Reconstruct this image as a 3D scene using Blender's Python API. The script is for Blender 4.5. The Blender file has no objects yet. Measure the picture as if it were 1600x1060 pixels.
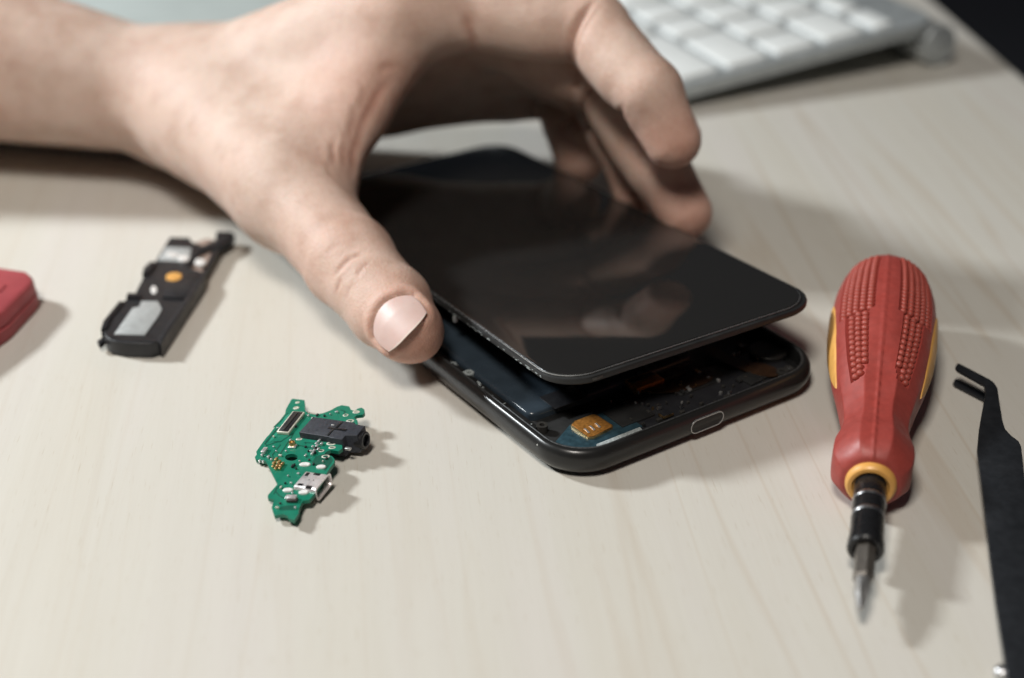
import bpy, bmesh, math, random
import numpy as np
from mathutils import Vector, Matrix, Quaternion

random.seed(7)
RNG = np.random.default_rng(7)
scene = bpy.context.scene
COL = scene.collection
DEBUG = False
HAND_RES = 0.7
MM = 0.001                      # everything below is written in millimetres

# ------------------------------------------------------------------ camera frame (mm)
F_PX, PITCH, CAM_H = 2395.3, 0.5127, 180.21     # focal length for a 1600 px frame, pitch, height over the table
CP, SP = math.cos(PITCH), math.sin(PITCH)

def ray(px, py):
    dx, dy = (px - 800) / F_PX, -(py - 530) / F_PX
    d = np.array([dx, CP + dy * SP, -SP + dy * CP])
    return d / np.linalg.norm(d)

CAM = np.array([0, 0, CAM_H])

def on_z(px, py, z=0.0):
    d = ray(px, py)
    return CAM + d * (z - CAM_H) / d[2]

def on_y(px, py, y):
    d = ray(px, py)
    return CAM + d * y / d[1]

def at_dist(P, px, py, L, far=True):
    d = ray(px, py)
    o = CAM - P
    b = o @ d
    q = max(0.0, b * b - (o @ o - L * L))
    t = -b + (math.sqrt(q) if far else -math.sqrt(q))
    return CAM + t * d

def nrm(v):
    v = np.asarray(v, float)
    return v / (np.linalg.norm(v) + 1e-12)

# ------------------------------------------------------------------ object helpers
def tag(o, label=None, cat=None, group=None, kind=None):
    if label: o['label'] = label
    if cat: o['category'] = cat
    if group: o['group'] = group
    if kind: o['kind'] = kind
    return o

def empty(name, M=None):
    o = bpy.data.objects.new(name, None)
    o.empty_display_size = 0.01
    COL.objects.link(o)
    if M is not None: o.matrix_world = M
    return o

def frame(origin, x, y, z):
    """4x4 matrix in metres from an origin in mm and three axes"""
    M = Matrix.Identity(4)
    for i, a in enumerate((x, y, z)):
        for j in range(3): M[j][i] = float(a[j])
    for j in range(3): M[j][3] = float(origin[j]) * MM
    return M

def mesh_obj(name, verts, faces, mat, parent=None, smooth=True, auto=35):
    """verts in mm"""
    me = bpy.data.meshes.new(name)
    v = np.asarray(verts, float) * MM
    me.from_pydata([tuple(q) for q in v], [], [tuple(int(i) for i in f) for f in faces])
    me.validate()
    bm = bmesh.new(); bm.from_mesh(me)
    bmesh.ops.recalc_face_normals(bm, faces=bm.faces[:])
    bm.to_mesh(me); bm.free()
    return finish(name, me, mat, parent, smooth, auto)

def finish(name, me, mat, parent=None, smooth=True, auto=35):
    o = bpy.data.objects.new(name, me)
    COL.objects.link(o)
    mats = mat if isinstance(mat, (list, tuple)) else [mat]
    for m in mats: me.materials.append(m)
    if smooth:
        me.polygons.foreach_set('use_smooth', [True] * len(me.polygons))
        if auto:
            me.set_sharp_from_angle(angle=math.radians(auto))
    if parent is not None: o.parent = parent
    return o

def bm_obj(name, bm, mat, parent=None, smooth=True, auto=35):
    """bmesh in mm"""
    bmesh.ops.scale(bm, vec=(MM, MM, MM), verts=bm.verts[:])
    bmesh.ops.recalc_face_normals(bm, faces=bm.faces[:])
    me = bpy.data.meshes.new(name)
    bm.to_mesh(me); bm.free()
    return finish(name, me, mat, parent, smooth, auto)

def rrect(w, h, r, n=8, cx=0, cy=0):
    pts = []
    r = min(r, w / 2 - 1e-3, h / 2 - 1e-3)
    for (sx, sy, a0) in ((1, -1, -90), (1, 1, 0), (-1, 1, 90), (-1, -1, 180)):
        for i in range(n + 1):
            a = math.radians(a0 + 90 * i / n)
            pts.append((cx + sx * (w / 2 - r) + r * math.cos(a), cy + sy * (h / 2 - r) + r * math.sin(a)))
    return pts

def loft(rings, cap0=True, cap1=True, closed=True):
    """rings: list of equal length lists of 3D points"""
    V, Fc = [], []
    n = len(rings[0])
    for r in rings: V += [tuple(p) for p in r]
    for k in range(len(rings) - 1):
        for i in range(n if closed else n - 1):
            j = (i + 1) % n
            Fc.append((k * n + i, k * n + j, (k + 1) * n + j, (k + 1) * n + i))
    if cap0: Fc.append(tuple(range(n - 1, -1, -1)))
    if cap1: Fc.append(tuple((len(rings) - 1) * n + i for i in range(n)))
    return V, Fc

def slab(name, pts, z0, z1, mat, parent=None, bevel=0.15, seg=2, smooth=True):
    """a flat outline given thickness, with softened edges"""
    bm = bmesh.new()
    vs = [bm.verts.new((p[0], p[1], z0)) for p in pts]
    f = bm.faces.new(vs)
    ext = bmesh.ops.extrude_face_region(bm, geom=[f])
    bmesh.ops.translate(bm, vec=(0, 0, z1 - z0), verts=[v for v in ext['geom'] if isinstance(v, bmesh.types.BMVert)])
    if bevel:
        zt = max(z0, z1)
        es = [e for e in bm.edges if all(abs(v.co.z - zt) < 1e-5 for v in e.verts)]
        bmesh.ops.bevel(bm, geom=es, offset=bevel, segments=seg, affect='EDGES', profile=0.5, clamp_overlap=True)
    bmesh.ops.triangulate(bm, faces=[f for f in bm.faces if len(f.verts) > 4])
    return bm_obj(name, bm, mat, parent, smooth)

def box(bm, c, s, bev=0.0, rz=0.0):
    r = bmesh.ops.create_cube(bm, size=1.0)
    vs = r['verts']
    bmesh.ops.scale(bm, vec=s, verts=vs)
    if bev:
        es = list({e for v in vs for e in v.link_edges})
        nb = bmesh.ops.bevel(bm, geom=es, offset=bev, segments=2, affect='EDGES', profile=0.5)
        vs = list({v for f in nb['faces'] for v in f.verts} | {v for v in vs if v.is_valid})
    if rz: bmesh.ops.rotate(bm, cent=(0, 0, 0), matrix=Matrix.Rotation(rz, 3, 'Z'), verts=vs)
    bmesh.ops.translate(bm, vec=c, verts=vs)
    return vs

def box_obj(name, c, s, mat, parent=None, bev=0.1, rz=0.0):
    bm = bmesh.new(); box(bm, c, s, bev, rz)
    return bm_obj(name, bm, mat, parent)

def lathe(profile, n=48):
    """profile [(axial, radius)] about local X"""
    rings = []
    for (s, r) in profile:
        rings.append([(s, r * math.cos(2 * math.pi * i / n), r * math.sin(2 * math.pi * i / n)) for i in range(n)])
    return loft(rings)

def cyl(name, c, r, z0, z1, mat, parent=None, n=28, bev=0.1):
    prof = [(z0, r), (z1 - bev, r), (z1, r - bev)]
    rings = [[(c[0] + q * math.cos(2 * math.pi * i / n), c[1] + q * math.sin(2 * math.pi * i / n), z) for i in range(n)] for z, q in prof]
    return mesh_obj(name, *loft(rings), mat, parent)

def ring(name, c, r0, r1, z0, z1, mat, parent=None, n=28):
    rings = [[(c[0] + q * math.cos(2 * math.pi * i / n), c[1] + q * math.sin(2 * math.pi * i / n), z) for i in range(n)]
             for z, q in ((z0, r1), (z1, r1), (z1, r0), (z0, r0))]
    rings.append(rings[0])
    return mesh_obj(name, *loft(rings, False, False), mat, parent)

# ------------------------------------------------------------------ materials
def new_mat(name):
    m = bpy.data.materials.new(name)
    m.use_nodes = True
    nt = m.node_tree
    b = nt.nodes['Principled BSDF']
    return m, nt, b

def N(nt, typ, **kw):
    n = nt.nodes.new(typ)
    for k, v in kw.items():
        if k in n.inputs.keys(): n.inputs[k].default_value = v
        else: setattr(n, k, v)
    return n

def mapped(nt, scale=(1, 1, 1), rot=(0, 0, 0)):
    tc = N(nt, 'ShaderNodeTexCoord')
    mp = N(nt, 'ShaderNodeMapping')
    mp.inputs['Scale'].default_value = scale
    mp.inputs['Rotation'].default_value = rot
    nt.links.new(tc.outputs['Object'], mp.inputs['Vector'])
    return mp.outputs['Vector']

def noise(nt, vec, scale, detail=3, rough=0.55, dist=0.0):
    n = N(nt, 'ShaderNodeTexNoise')
    n.inputs['Scale'].default_value = scale
    n.inputs['Detail'].default_value = detail
    n.inputs['Roughness'].default_value = rough
    n.inputs['Distortion'].default_value = dist
    if vec is not None: nt.links.new(vec, n.inputs['Vector'])
    return n.outputs['Fac']

def ramp(nt, fac, stops):
    r = N(nt, 'ShaderNodeValToRGB')
    el = r.color_ramp.elements
    while len(el) < len(stops): el.new(0.5)
    for e, (p, c) in zip(el, stops):
        e.position = p
        e.color = (*c, 1) if len(c) == 3 else c
    nt.links.new(fac, r.inputs['Fac'])
    return r.outputs['Color']

def mixc(nt, a, b, fac, mode='MIX'):
    m = N(nt, 'ShaderNodeMix', data_type='RGBA', blend_type=mode)
    for sock, v in ((m.inputs[6], a), (m.inputs[7], b), (m.inputs[0], fac)):
        if hasattr(v, 'node'): nt.links.new(v, sock)
        elif isinstance(v, (int, float)): sock.default_value = v
        else: sock.default_value = (*v, 1)
    return m.outputs[2]

def bump(nt, b, h, strength=0.2, dist=0.0005, prev=None):
    n = N(nt, 'ShaderNodeBump')
    n.inputs['Strength'].default_value = strength
    n.inputs['Distance'].default_value = dist
    nt.links.new(h, n.inputs['Height'])
    if prev is not None: nt.links.new(prev, n.inputs['Normal'])
    nt.links.new(n.outputs['Normal'], b.inputs['Normal'])
    return n.outputs['Normal']

def simple(name, col, rough=0.5, metal=0.0, var=0.12, vscale=900, bmp=0.0, bscale=4000, spec=0.5, rvar=0.15):
    """one colour with small unevenness of tone, gloss and surface"""
    m, nt, b = new_mat(name)
    v = mapped(nt)
    f = noise(nt, v, vscale, 4)
    lo = tuple(max(0, c * (1 - var)) for c in col); hi = tuple(min(1, c * (1 + var)) for c in col)
    nt.links.new(ramp(nt, f, [(0.3, lo), (0.7, hi)]), b.inputs['Base Color'])
    f2 = noise(nt, v, vscale * 0.35, 5)
    r = ramp(nt, f2, [(0.3, (max(0.02, rough - rvar * rough),) * 3), (0.72, (min(1, rough + rvar),) * 3)])
    nt.links.new(r, b.inputs['Roughness'])
    b.inputs['Metallic'].default_value = metal
    b.inputs['Specular IOR Level'].default_value = spec
    if bmp: bump(nt, b, noise(nt, v, bscale, 3), bmp, 0.0002)
    return m

def px_of(P):
    x, y, z = P[0], P[1], P[2] - CAM_H
    d, u = y * CP - z * SP, y * SP + z * CP
    return np.array([800 + F_PX * x / d, 530 - F_PX * u / d])
# ================================================================== HAND
def skin_material():
    m, nt, b = new_mat('skin')
    v = mapped(nt)
    big = noise(nt, v, 28, 3)
    mid = noise(nt, v, 140, 4)
    fine = noise(nt, v, 900, 4)
    c1 = ramp(nt, big, [(0.3, (0.53, 0.375, 0.305)), (0.7, (0.585, 0.46, 0.39))])
    c2 = ramp(nt, mid, [(0.28, (0.80, 0.72, 0.68)), (0.6, (1.0, 1.0, 1.0))])
    c = mixc(nt, c1, c2, 0.8, 'MULTIPLY')
    c3 = ramp(nt, fine, [(0.3, (0.88, 0.84, 0.82)), (0.6, (1, 1, 1))])
    c = mixc(nt, c, c3, 0.5, 'MULTIPLY')
    at = N(nt, 'ShaderNodeVertexColor', layer_name='pigment')
    sp = N(nt, 'ShaderNodeSeparateColor'); nt.links.new(at.outputs['Color'], sp.inputs[0])
    c = mixc(nt, c, mixc(nt, c, (1.0, 0.74, 0.68), 1.0, 'MULTIPLY'), sp.outputs[0])
    c = mixc(nt, c, mixc(nt, c, (0.72, 0.50, 0.44), 1.0, 'MULTIPLY'), sp.outputs[1])
    nt.links.new(c, b.inputs['Base Color'])
    b.inputs['Subsurface Weight'].default_value = 0.45
    b.inputs['Subsurface Radius'].default_value = (1.0, 0.38, 0.22)
    b.inputs['Subsurface Scale'].default_value = 0.0028
    b.inputs['Specular IOR Level'].default_value = 0.35
    rr = ramp(nt, mid, [(0.3, (0.5,) * 3), (0.7, (0.64,) * 3)])
    nt.links.new(rr, b.inputs['Roughness'])
    # skin relief: voronoi cells for the fine lines + noise
    vo = N(nt, 'ShaderNodeTexVoronoi', feature='DISTANCE_TO_EDGE')
    vo.inputs['Scale'].default_value = 950
    w = N(nt, 'ShaderNodeTexNoise'); w.inputs['Scale'].default_value = 400
    nt.links.new(v, w.inputs['Vector'])
    wv = N(nt, 'ShaderNodeVectorMath', operation='SCALE'); wv.inputs['Scale'].default_value = 0.0012
    nt.links.new(w.outputs['Color'], wv.inputs[0])
    av = N(nt, 'ShaderNodeVectorMath', operation='ADD')
    nt.links.new(v, av.inputs[0]); nt.links.new(wv.outputs[0], av.inputs[1])
    nt.links.new(av.outputs[0], vo.inputs['Vector'])
    vr = ramp(nt, vo.outputs['Distance'], [(0.0, (0, 0, 0)), (0.25, (1, 1, 1))])
    n1 = bump(nt, b, vr, 0.24, 0.0002)
    bump(nt, b, noise(nt, v, 220, 3, .5), 0.3, 0.0007, n1)
    return m

def nail_material():
    m, nt, b = new_mat('nail')
    v = mapped(nt)
    f = noise(nt, v, 180, 3)
    nt.links.new(ramp(nt, f, [(0.3, (0.555, 0.375, 0.335)), (0.7, (0.60, 0.43, 0.39))]), b.inputs['Base Color'])
    b.inputs['Roughness'].default_value = 0.46
    b.inputs['Subsurface Weight'].default_value = 0.25
    b.inputs['Subsurface Radius'].default_value = (1, .4, .25)
    b.inputs['Subsurface Scale'].default_value = 0.0015
    bump(nt, b, noise(nt, v, 500, 2), 0.12, 0.0003)
    return m

# ---- implicit surface primitives (P: n x 3)
def sd_seg(P, a, b, ra, rb):
    ab = b - a
    t = np.clip(((P - a) @ ab) / (ab @ ab), 0, 1)
    d = P - a - t[:, None] * ab
    return np.sqrt((d * d).sum(1)) - (ra + (rb - ra) * t)

def sd_tri(P, a, b, c, r):
    ba, cb, ac = b - a, c - b, a - c
    n = np.cross(ba, ac)
    pa, pb, pc = P - a, P - b, P - c
    def s(e, p): return np.sign(p @ np.cross(e, n))
    out = (s(ba, pa) + s(cb, pb) + s(ac, pc)) < 2.0
    def ed(e, p):
        t = np.clip((p @ e) / (e @ e), 0, 1)
        q = p - t[:, None] * e
        return (q * q).sum(1)
    d2 = np.where(out, np.minimum(np.minimum(ed(ba, pa), ed(cb, pb)), ed(ac, pc)), (pa @ n) ** 2 / (n @ n))
    return np.sqrt(d2) - r

def sd_ell(P, c, axes, r):
    q = (P - c) @ np.stack(axes, 1)
    k0 = np.sqrt(((q / r) ** 2).sum(1)); k1 = np.sqrt(((q / np.square(r)) ** 2).sum(1))
    return k0 * (k0 - 1.0) / np.maximum(k1, 1e-6)

def smin(a, b, k):
    h = np.maximum(k - np.abs(a - b), 0) / k
    return np.minimum(a, b) - h * h * k * 0.25

def chain(prims, k):
    def f(P):
        d = None
        for pr in prims:
            kk = k
            if isinstance(pr, tuple): pr, kk = pr
            e = pr(P)
            d = e if d is None else smin(d, e, kk)
        return d
    return f

def S_(a, b, ra, rb): return lambda P: sd_seg(P, a, b, ra, rb)
def T_(a, b, c, r): return lambda P: sd_tri(P, a, b, c, r)
def E_(c, axes, r): return lambda P: sd_ell(P, c, axes, np.array(r, float))

def flex_chain(A, tip, lens, hint, ratio=0.62):
    """bend a three-bone finger so that it reaches from A to tip, bulging towards hint"""
    l1, l2, l3 = lens
    D = np.linalg.norm(tip - A)
    def pts(th):
        a = [0, th, th * (1 + ratio)]
        p = np.zeros(2); out = [p]
        for L, q in zip(lens, a):
            p = p + L * np.array([math.cos(q), -math.sin(q)]); out.append(p)
        return out
    lo, hi = 0.0, 2.2
    for _ in range(50):
        mid = (lo + hi) / 2
        if np.linalg.norm(pts(mid)[-1]) > D: lo = mid
        else: hi = mid
    q = pts(lo)
    ex = nrm(q[-1]); ey = np.array([-ex[1], ex[0]])
    X = nrm(tip - A); Y = nrm(hint - (hint @ X) * X)
    return [A + X * (p @ ex) + Y * (p @ ey) for p in q]

def finger(J, R_, pad=1.0):
    """J: MCP, PIP, DIP, tip centre; R_: radii at these"""
    prims = []
    for i in range(3):
        a, b = J[i], J[i + 1]
        # palmar direction: inside of the curl
        prev = J[i - 1] if i else J[i] - (J[i + 1] - J[i])
        k = i if 0 < i else 1
        bend = nrm(J[k + 1] - J[k]) - nrm(J[k] - J[k - 1])
        if i == 2: bend = nrm(J[2] - J[1]); bend = nrm(J[3] - J[2]) - bend
        ax = nrm(b - a)
        pal = nrm(bend - (bend @ ax) * ax)
        mid_r = 0.5 * (R_[i] + R_[i + 1])
        prims.append((S_(a, b, R_[i], R_[i + 1]), 2.5))
        o = pal * mid_r * 0.26 * pad
        if i < 2:
            prims.append((S_(a + (b - a) * (0.30 if i else .45) + o, a + (b - a) * 0.72 + o, mid_r * 0.86, mid_r * 0.86), 3.0))
        else:
            prims.append((S_(a + (b - a) * 0.38 + o, b + o * 0.5, mid_r * 0.88, R_[3] * 0.9), 3.0))
    return prims, pal

# ---- skeleton, mm
W = np.array([-92.0, 420.0, 22.5])                       # wrist
th_tip = on_z(633, 508, 15.0)
th_ip = at_dist(th_tip, 547, 411, 27.5)
th_mcp = at_dist(th_ip, 447, 292, 36)
th_cmc = np.array([-82.0, 395.0, 26.0])

edge_n = np.array([math.cos(0.519), math.sin(0.519), 0.0])     # outwards from the screen's far long edge
edge_p = np.array([33.6, 365.6, 14.0])
def on_edge(px, py, off):
    d = ray(px, py)
    return CAM + d * (((edge_p + edge_n * off - CAM) @ edge_n) / (d @ edge_n))

ix_tip = on_y(1052, 219, 350)
ix_dip = at_dist(ix_tip, 1014, 144, 17.5, False) * 0.5 + at_dist(ix_tip, 1014, 144, 17.5) * 0.5
ix_pip = at_dist(ix_dip, 926, 46, 25)
ix_mcp = at_dist(ix_pip, 648, 0, 46.5)
pk_mcp = on_y(774, 116, 425)
mid_mcp = ix_mcp * .64 + pk_mcp * .36 + np.array([4.5, 0, 6.0])
rg_mcp = ix_mcp * .31 + pk_mcp * .69 + np.array([3.5, 0, 4.5])
mid_tip = on_edge(1070, 332, 5.5)
rg_tip = on_edge(997, 296, 5.5)
pk_tip = on_edge(905, 248, 5.5)
def mean_dist(P, px, py, L): return 0.5 * at_dist(P, px, py, L, False) + 0.5 * at_dist(P, px, py, L)
mid_dip = mean_dist(mid_tip, 1027, 262, 17)
mid_pip = at_dist(mid_dip, 952, 132, 27)
MID = [mid_mcp, mid_pip, mid_dip, mid_tip]
rg_dip = mean_dist(rg_tip, 984, 244, 15)
rg_pip = at_dist(rg_dip, 938, 136, 26)
RNGJ = [rg_mcp, rg_pip, rg_dip, rg_tip]
pk_dip = mean_dist(pk_tip, 896, 204, 14)
pk_pip = at_dist(pk_dip, 882, 150, 19)
PNK = [pk_mcp, pk_pip, pk_dip, pk_tip]
IDX = [ix_mcp, ix_pip, ix_dip, ix_tip]
for nm, J in (('index', IDX), ('middle', MID), ('ring', RNGJ), ('pinky', PNK), ('thumb', [th_mcp, th_ip, th_tip])):
    if DEBUG: open('/tmp/w/j.txt','a').write(str((nm, [round(float(np.linalg.norm(J[i+1]-J[i])),1) for i in range(len(J)-1)], [tuple(np.round(q, 0)) for q in J], [tuple(np.round(px_of(q))) for q in J]))+chr(10))

arm0 = np.array([-235.0, 458.0, 37.5])
arm1 = np.array([-325.0, 482.0, 47.0])
pal_n = nrm(np.cross(ix_mcp - W, pk_mcp - W))            # palm normal
if pal_n[2] > 0: pal_n = -pal_n
trans = nrm(pk_mcp - ix_mcp)

idx_p, idx_pal = finger(IDX, (10.2, 9.0, 7.9, 6.5), .8)
mid_p, _ = finger(MID, (10.2, 9.0, 7.9, 6.6), .8)
rng_p, _ = finger(RNGJ, (9.8, 8.6, 7.4, 6.4), .8)
pnk_p, _ = finger(PNK, (8.8, 8.0, 7.4, 6.5), .8)

wt = nrm(np.array([0.10, 0.80, -0.42]))                   # across the wrist (radial -> ulnar)
W_r, W_u = W - wt * 10, W + wt * 12
palm = chain([
    (S_(arm0 - wt * 18, W_r, 34, 15.5), 14), (S_(arm0 + wt * 10, W_u, 32, 15.5), 14),
    (S_(arm1 - wt * 16, arm0 - wt * 18, 37, 34), 14), (S_(arm1 + wt * 8, arm0 + wt * 10, 36, 32), 14),
    (S_(W_r, ix_mcp - trans * 0, 14.0, 11.0), 12),
    (S_(W, mid_mcp, 14.0, 11.0), 12),
    (S_(W, rg_mcp, 14.0, 10.6), 12),
    (S_(W_u, pk_mcp, 14.0, 8.8), 12),
    (T_(W + pal_n * 3, ix_mcp + pal_n * 2, pk_mcp + pal_n * 2, 10.5), 10),
    # hypothenar
    (S_(W_u + pal_n * 1 + (pk_mcp - W_u) * .15, W_u + pal_n * 1 + (pk_mcp - W_u) * 0.62, 12, 9.0), 10),
    # thenar and thumb
    (S_(W_r, th_cmc, 15.0, 15.0), 12),
    (S_(th_cmc, th_mcp, 15.0, 12.4), 10),
    (S_(th_cmc + (ix_mcp - W) * .12 + pal_n * 7, th_mcp + pal_n * 4.0, 13, 10), 10),
    # web between thumb and index
    (T_(th_cmc + np.array([3, -2, 2.]), th_mcp * .86 + th_cmc * .14 + np.array([2, 2, 3.]), ix_mcp * 0.86 + W * 0.14 + pal_n * 4, 8.5), 10),
    (S_(on_y(528, 262, 352), on_y(560, 180, 364), 5.5, 5.5), 8), (S_(on_y(560, 180, 364), on_y(608, 104, 376), 5.5, 6.0), 8),
    (S_(th_mcp * .97 + th_cmc * .03, ix_mcp * .97 + W * .03 + pal_n * 6, 6.0, 6.5), 9),
], 10)

th_ax = nrm(th_tip - th_ip)
th_nn = nrm(CAM - th_tip + np.array([-40, 0, 0.]))        # the nail faces the lens, a little to the left
th_nn = nrm(th_nn - (th_nn @ th_ax) * th_ax)
th_lat = np.cross(th_ax, th_nn)
th_mid = th_ip * .3 + th_tip * .7 - th_nn * .9
th_p = [
    (S_(th_mcp, th_ip, 11.8, 10.5), 3),
    (S_(th_mcp * .7 + th_ip * .3 - th_nn * 1.5, th_mcp * .35 + th_ip * .65 - th_nn * 1.5, 10.6, 10.0), 2),
    (S_(th_ip - th_lat * 1.3, th_tip - th_lat * 2.4 + th_ax * 3.6 + th_nn * 2.3, 9.8, 5.0), 2),
    (S_(th_ip + th_lat * 1.3, th_tip + th_lat * 2.4 + th_ax * 3.6 + th_nn * 2.3, 9.8, 5.0), 2),
    (S_(th_mid - th_lat * 2.7, th_mid + th_lat * 2.7, 7.3, 7.3), 2),
    (S_(th_ip * .5 + th_tip * .5 - th_nn * 2.4, th_tip - th_nn * 1.4 + th_ax * 1.6, 8.6, 7.2), 3),
]
f_idx, f_mid, f_rng, f_pnk, f_th = (chain(p, 2.5) for p in (idx_p, mid_p, rng_p, pnk_p, th_p))

def hand_sdf(P):
    d = palm(P)
    fg = smin(smin(smin(f_idx(P), f_mid(P), 1.2), f_rng(P), 1.2), f_pnk(P), 1.2)
    d = smin(d, fg, 8.0)
    return smin(d, f_th(P), 7.0)

def grad(P, h=0.05):
    e = np.eye(3) * h
    g = np.stack([hand_sdf(P + e[i]) - hand_sdf(P - e[i]) for i in range(3)], 1)
    return g / (np.linalg.norm(g, axis=1, keepdims=True) + 1e-9)

def march(o, d, n=90):
    """meet the skin along a ray"""
    t = 0.0
    for _ in range(n):
        s = hand_sdf((o + d * t)[None])[0]
        if s < 0.02: break
        t += s * 0.8
    return o + d * t

def surface_nets(lo, hi, h, cs=4.2):
    nx = np.ceil((hi - lo) / h).astype(int) + 1
    # coarse pass picks the cells near the skin
    cn = np.ceil((hi - lo) / cs).astype(int) + 2
    ax = [lo[i] + np.arange(cn[i]) * cs for i in range(3)]
    G = np.stack(np.meshgrid(*ax, indexing='ij'), -1).reshape(-1, 3)
    cd = hand_sdf(G).reshape(cn)
    ii = [np.clip(np.round(np.arange(nx[i]) * h / cs).astype(int), 0, cn[i] - 1) for i in range(3)]
    Fd = cd[np.ix_(*ii)].astype(np.float32)
    idx = np.argwhere(np.abs(Fd) < cs * 1.3)
    for s in range(0, len(idx), 400000):
        q = idx[s:s + 400000]
        Fd[q[:, 0], q[:, 1], q[:, 2]] = hand_sdf(lo + q * h)
    ins = Fd < 0
    cell = np.zeros(np.array(ins.shape) - 1, np.int8)
    for dx in (0, 1):
        for dy in (0, 1):
            for dz in (0, 1):
                cell += ins[dx:ins.shape[0] - 1 + dx, dy:ins.shape[1] - 1 + dy, dz:ins.shape[2] - 1 + dz]
    act = (cell > 0) & (cell < 8)
    C = np.argwhere(act)
    num = -np.ones(act.shape, np.int32)
    num[act] = np.arange(len(C))
    acc = np.zeros((len(C), 3)); cnt = np.zeros(len(C))
    corners = [np.array(c) for c in np.ndindex(2, 2, 2)]
    for a in corners:
        for axis in range(3):
            if a[axis]: continue
            b = a.copy(); b[axis] = 1
            va = Fd[tuple((C + a).T)]; vb = Fd[tuple((C + b).T)]
            m = (va < 0) != (vb < 0)
            t = va[m] / (va[m] - vb[m])
            p = (C[m] + a).astype(float); p[:, axis] += t
            acc[m] += p; cnt[m] += 1
    V = lo + acc / cnt[:, None] * h
    quads = []
    for axis in range(3):
        o1, o2 = (axis + 1) % 3, (axis + 2) % 3
        sl0 = [slice(None)] * 3; sl1 = [slice(None)] * 3
        sl0[axis] = slice(0, -1); sl1[axis] = slice(1, None)
        ch = ins[tuple(sl0)] != ins[tuple(sl1)]
        E = np.argwhere(ch)
        E = E[(E[:, o1] > 0) & (E[:, o2] > 0) & (E[:, o1] < act.shape[o1]) & (E[:, o2] < act.shape[o2])]
        flip = ins[tuple(E.T)]
        u = np.zeros(3, int); u[o1] = 1; w = np.zeros(3, int); w[o2] = 1
        q = np.stack([num[tuple((E - u - w).T)], num[tuple((E - w).T)], num[tuple(E.T)], num[tuple((E - u).T)]], 1)
        q[~flip] = q[~flip][:, ::-1]
        quads.append(q)
    Q = np.concatenate(quads)
    Q = Q[(Q >= 0).all(1)]
    return V, Q

def poly_dist(P, pts):
    """distance to a polyline and position along it"""
    best = np.full(len(P), 1e9); par = np.zeros(len(P))
    n = len(pts) - 1
    for i in range(n):
        a, b = pts[i], pts[i + 1]
        ab = b - a
        t = np.clip(((P - a) @ ab) / (ab @ ab + 1e-9), 0, 1)
        d = np.linalg.norm(P - a - t[:, None] * ab, axis=1)
        m = d < best
        best[m] = d[m]; par[m] = (i + t[m]) / n
    return best, par

def crease_px(pts):
    out = []
    for (x, y) in pts: out.append(march(CAM, ray(x, y)))
    return [p for p in out if np.linalg.norm(p - CAM) < 560]

CREASES = [   # (points seen from the lens, depth mm, half width mm)
    ([(521, 436), (530, 421), (545, 405), (560, 398), (574, 397)], 0.42, 0.6),
    ([(556, 436), (562, 423), (574, 411), (582, 408)], 0.25, 0.55),
    ([(525, 462), (528, 446), (535, 431)], 0.3, 0.6),
    ([(540, 470), (545, 452), (556, 440)], 0.16, 0.8),
    ([(508, 400), (518, 388), (530, 381)], 0.14, 0.7),
    ([(745, 82), (737, 60), (730, 40), (729, 15)], 0.5, 1.4),
    ([(548, 285), (552, 240), (567, 190), (588, 150), (612, 118)], 0.6, 1.3),
    ([(536, 272), (538, 236), (547, 200), (560, 172)], 0.35, 0.9),
    ([(523, 262), (521, 232), (528, 205)], 0.25, 0.8),
    ([(548, 182), (566, 160), (580, 128)], 0.3, 0.9),
    ([(530, 188), (538, 212), (533, 240), (540, 262)], 0.22, 0.5),
    ([(546, 150), (553, 178), (547, 208), (549, 232)], 0.22, 0.5),
    ([(514, 212), (521, 240), (518, 262)], 0.16, 0.5),
    ([(562, 118), (567, 146), (560, 166)], 0.18, 0.5),
    ([(508, 250), (516, 272), (528, 284)], 0.16, 0.5),
    ([(590, 112), (604, 104), (622, 104)], 0.3, 0.8),
]

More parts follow.
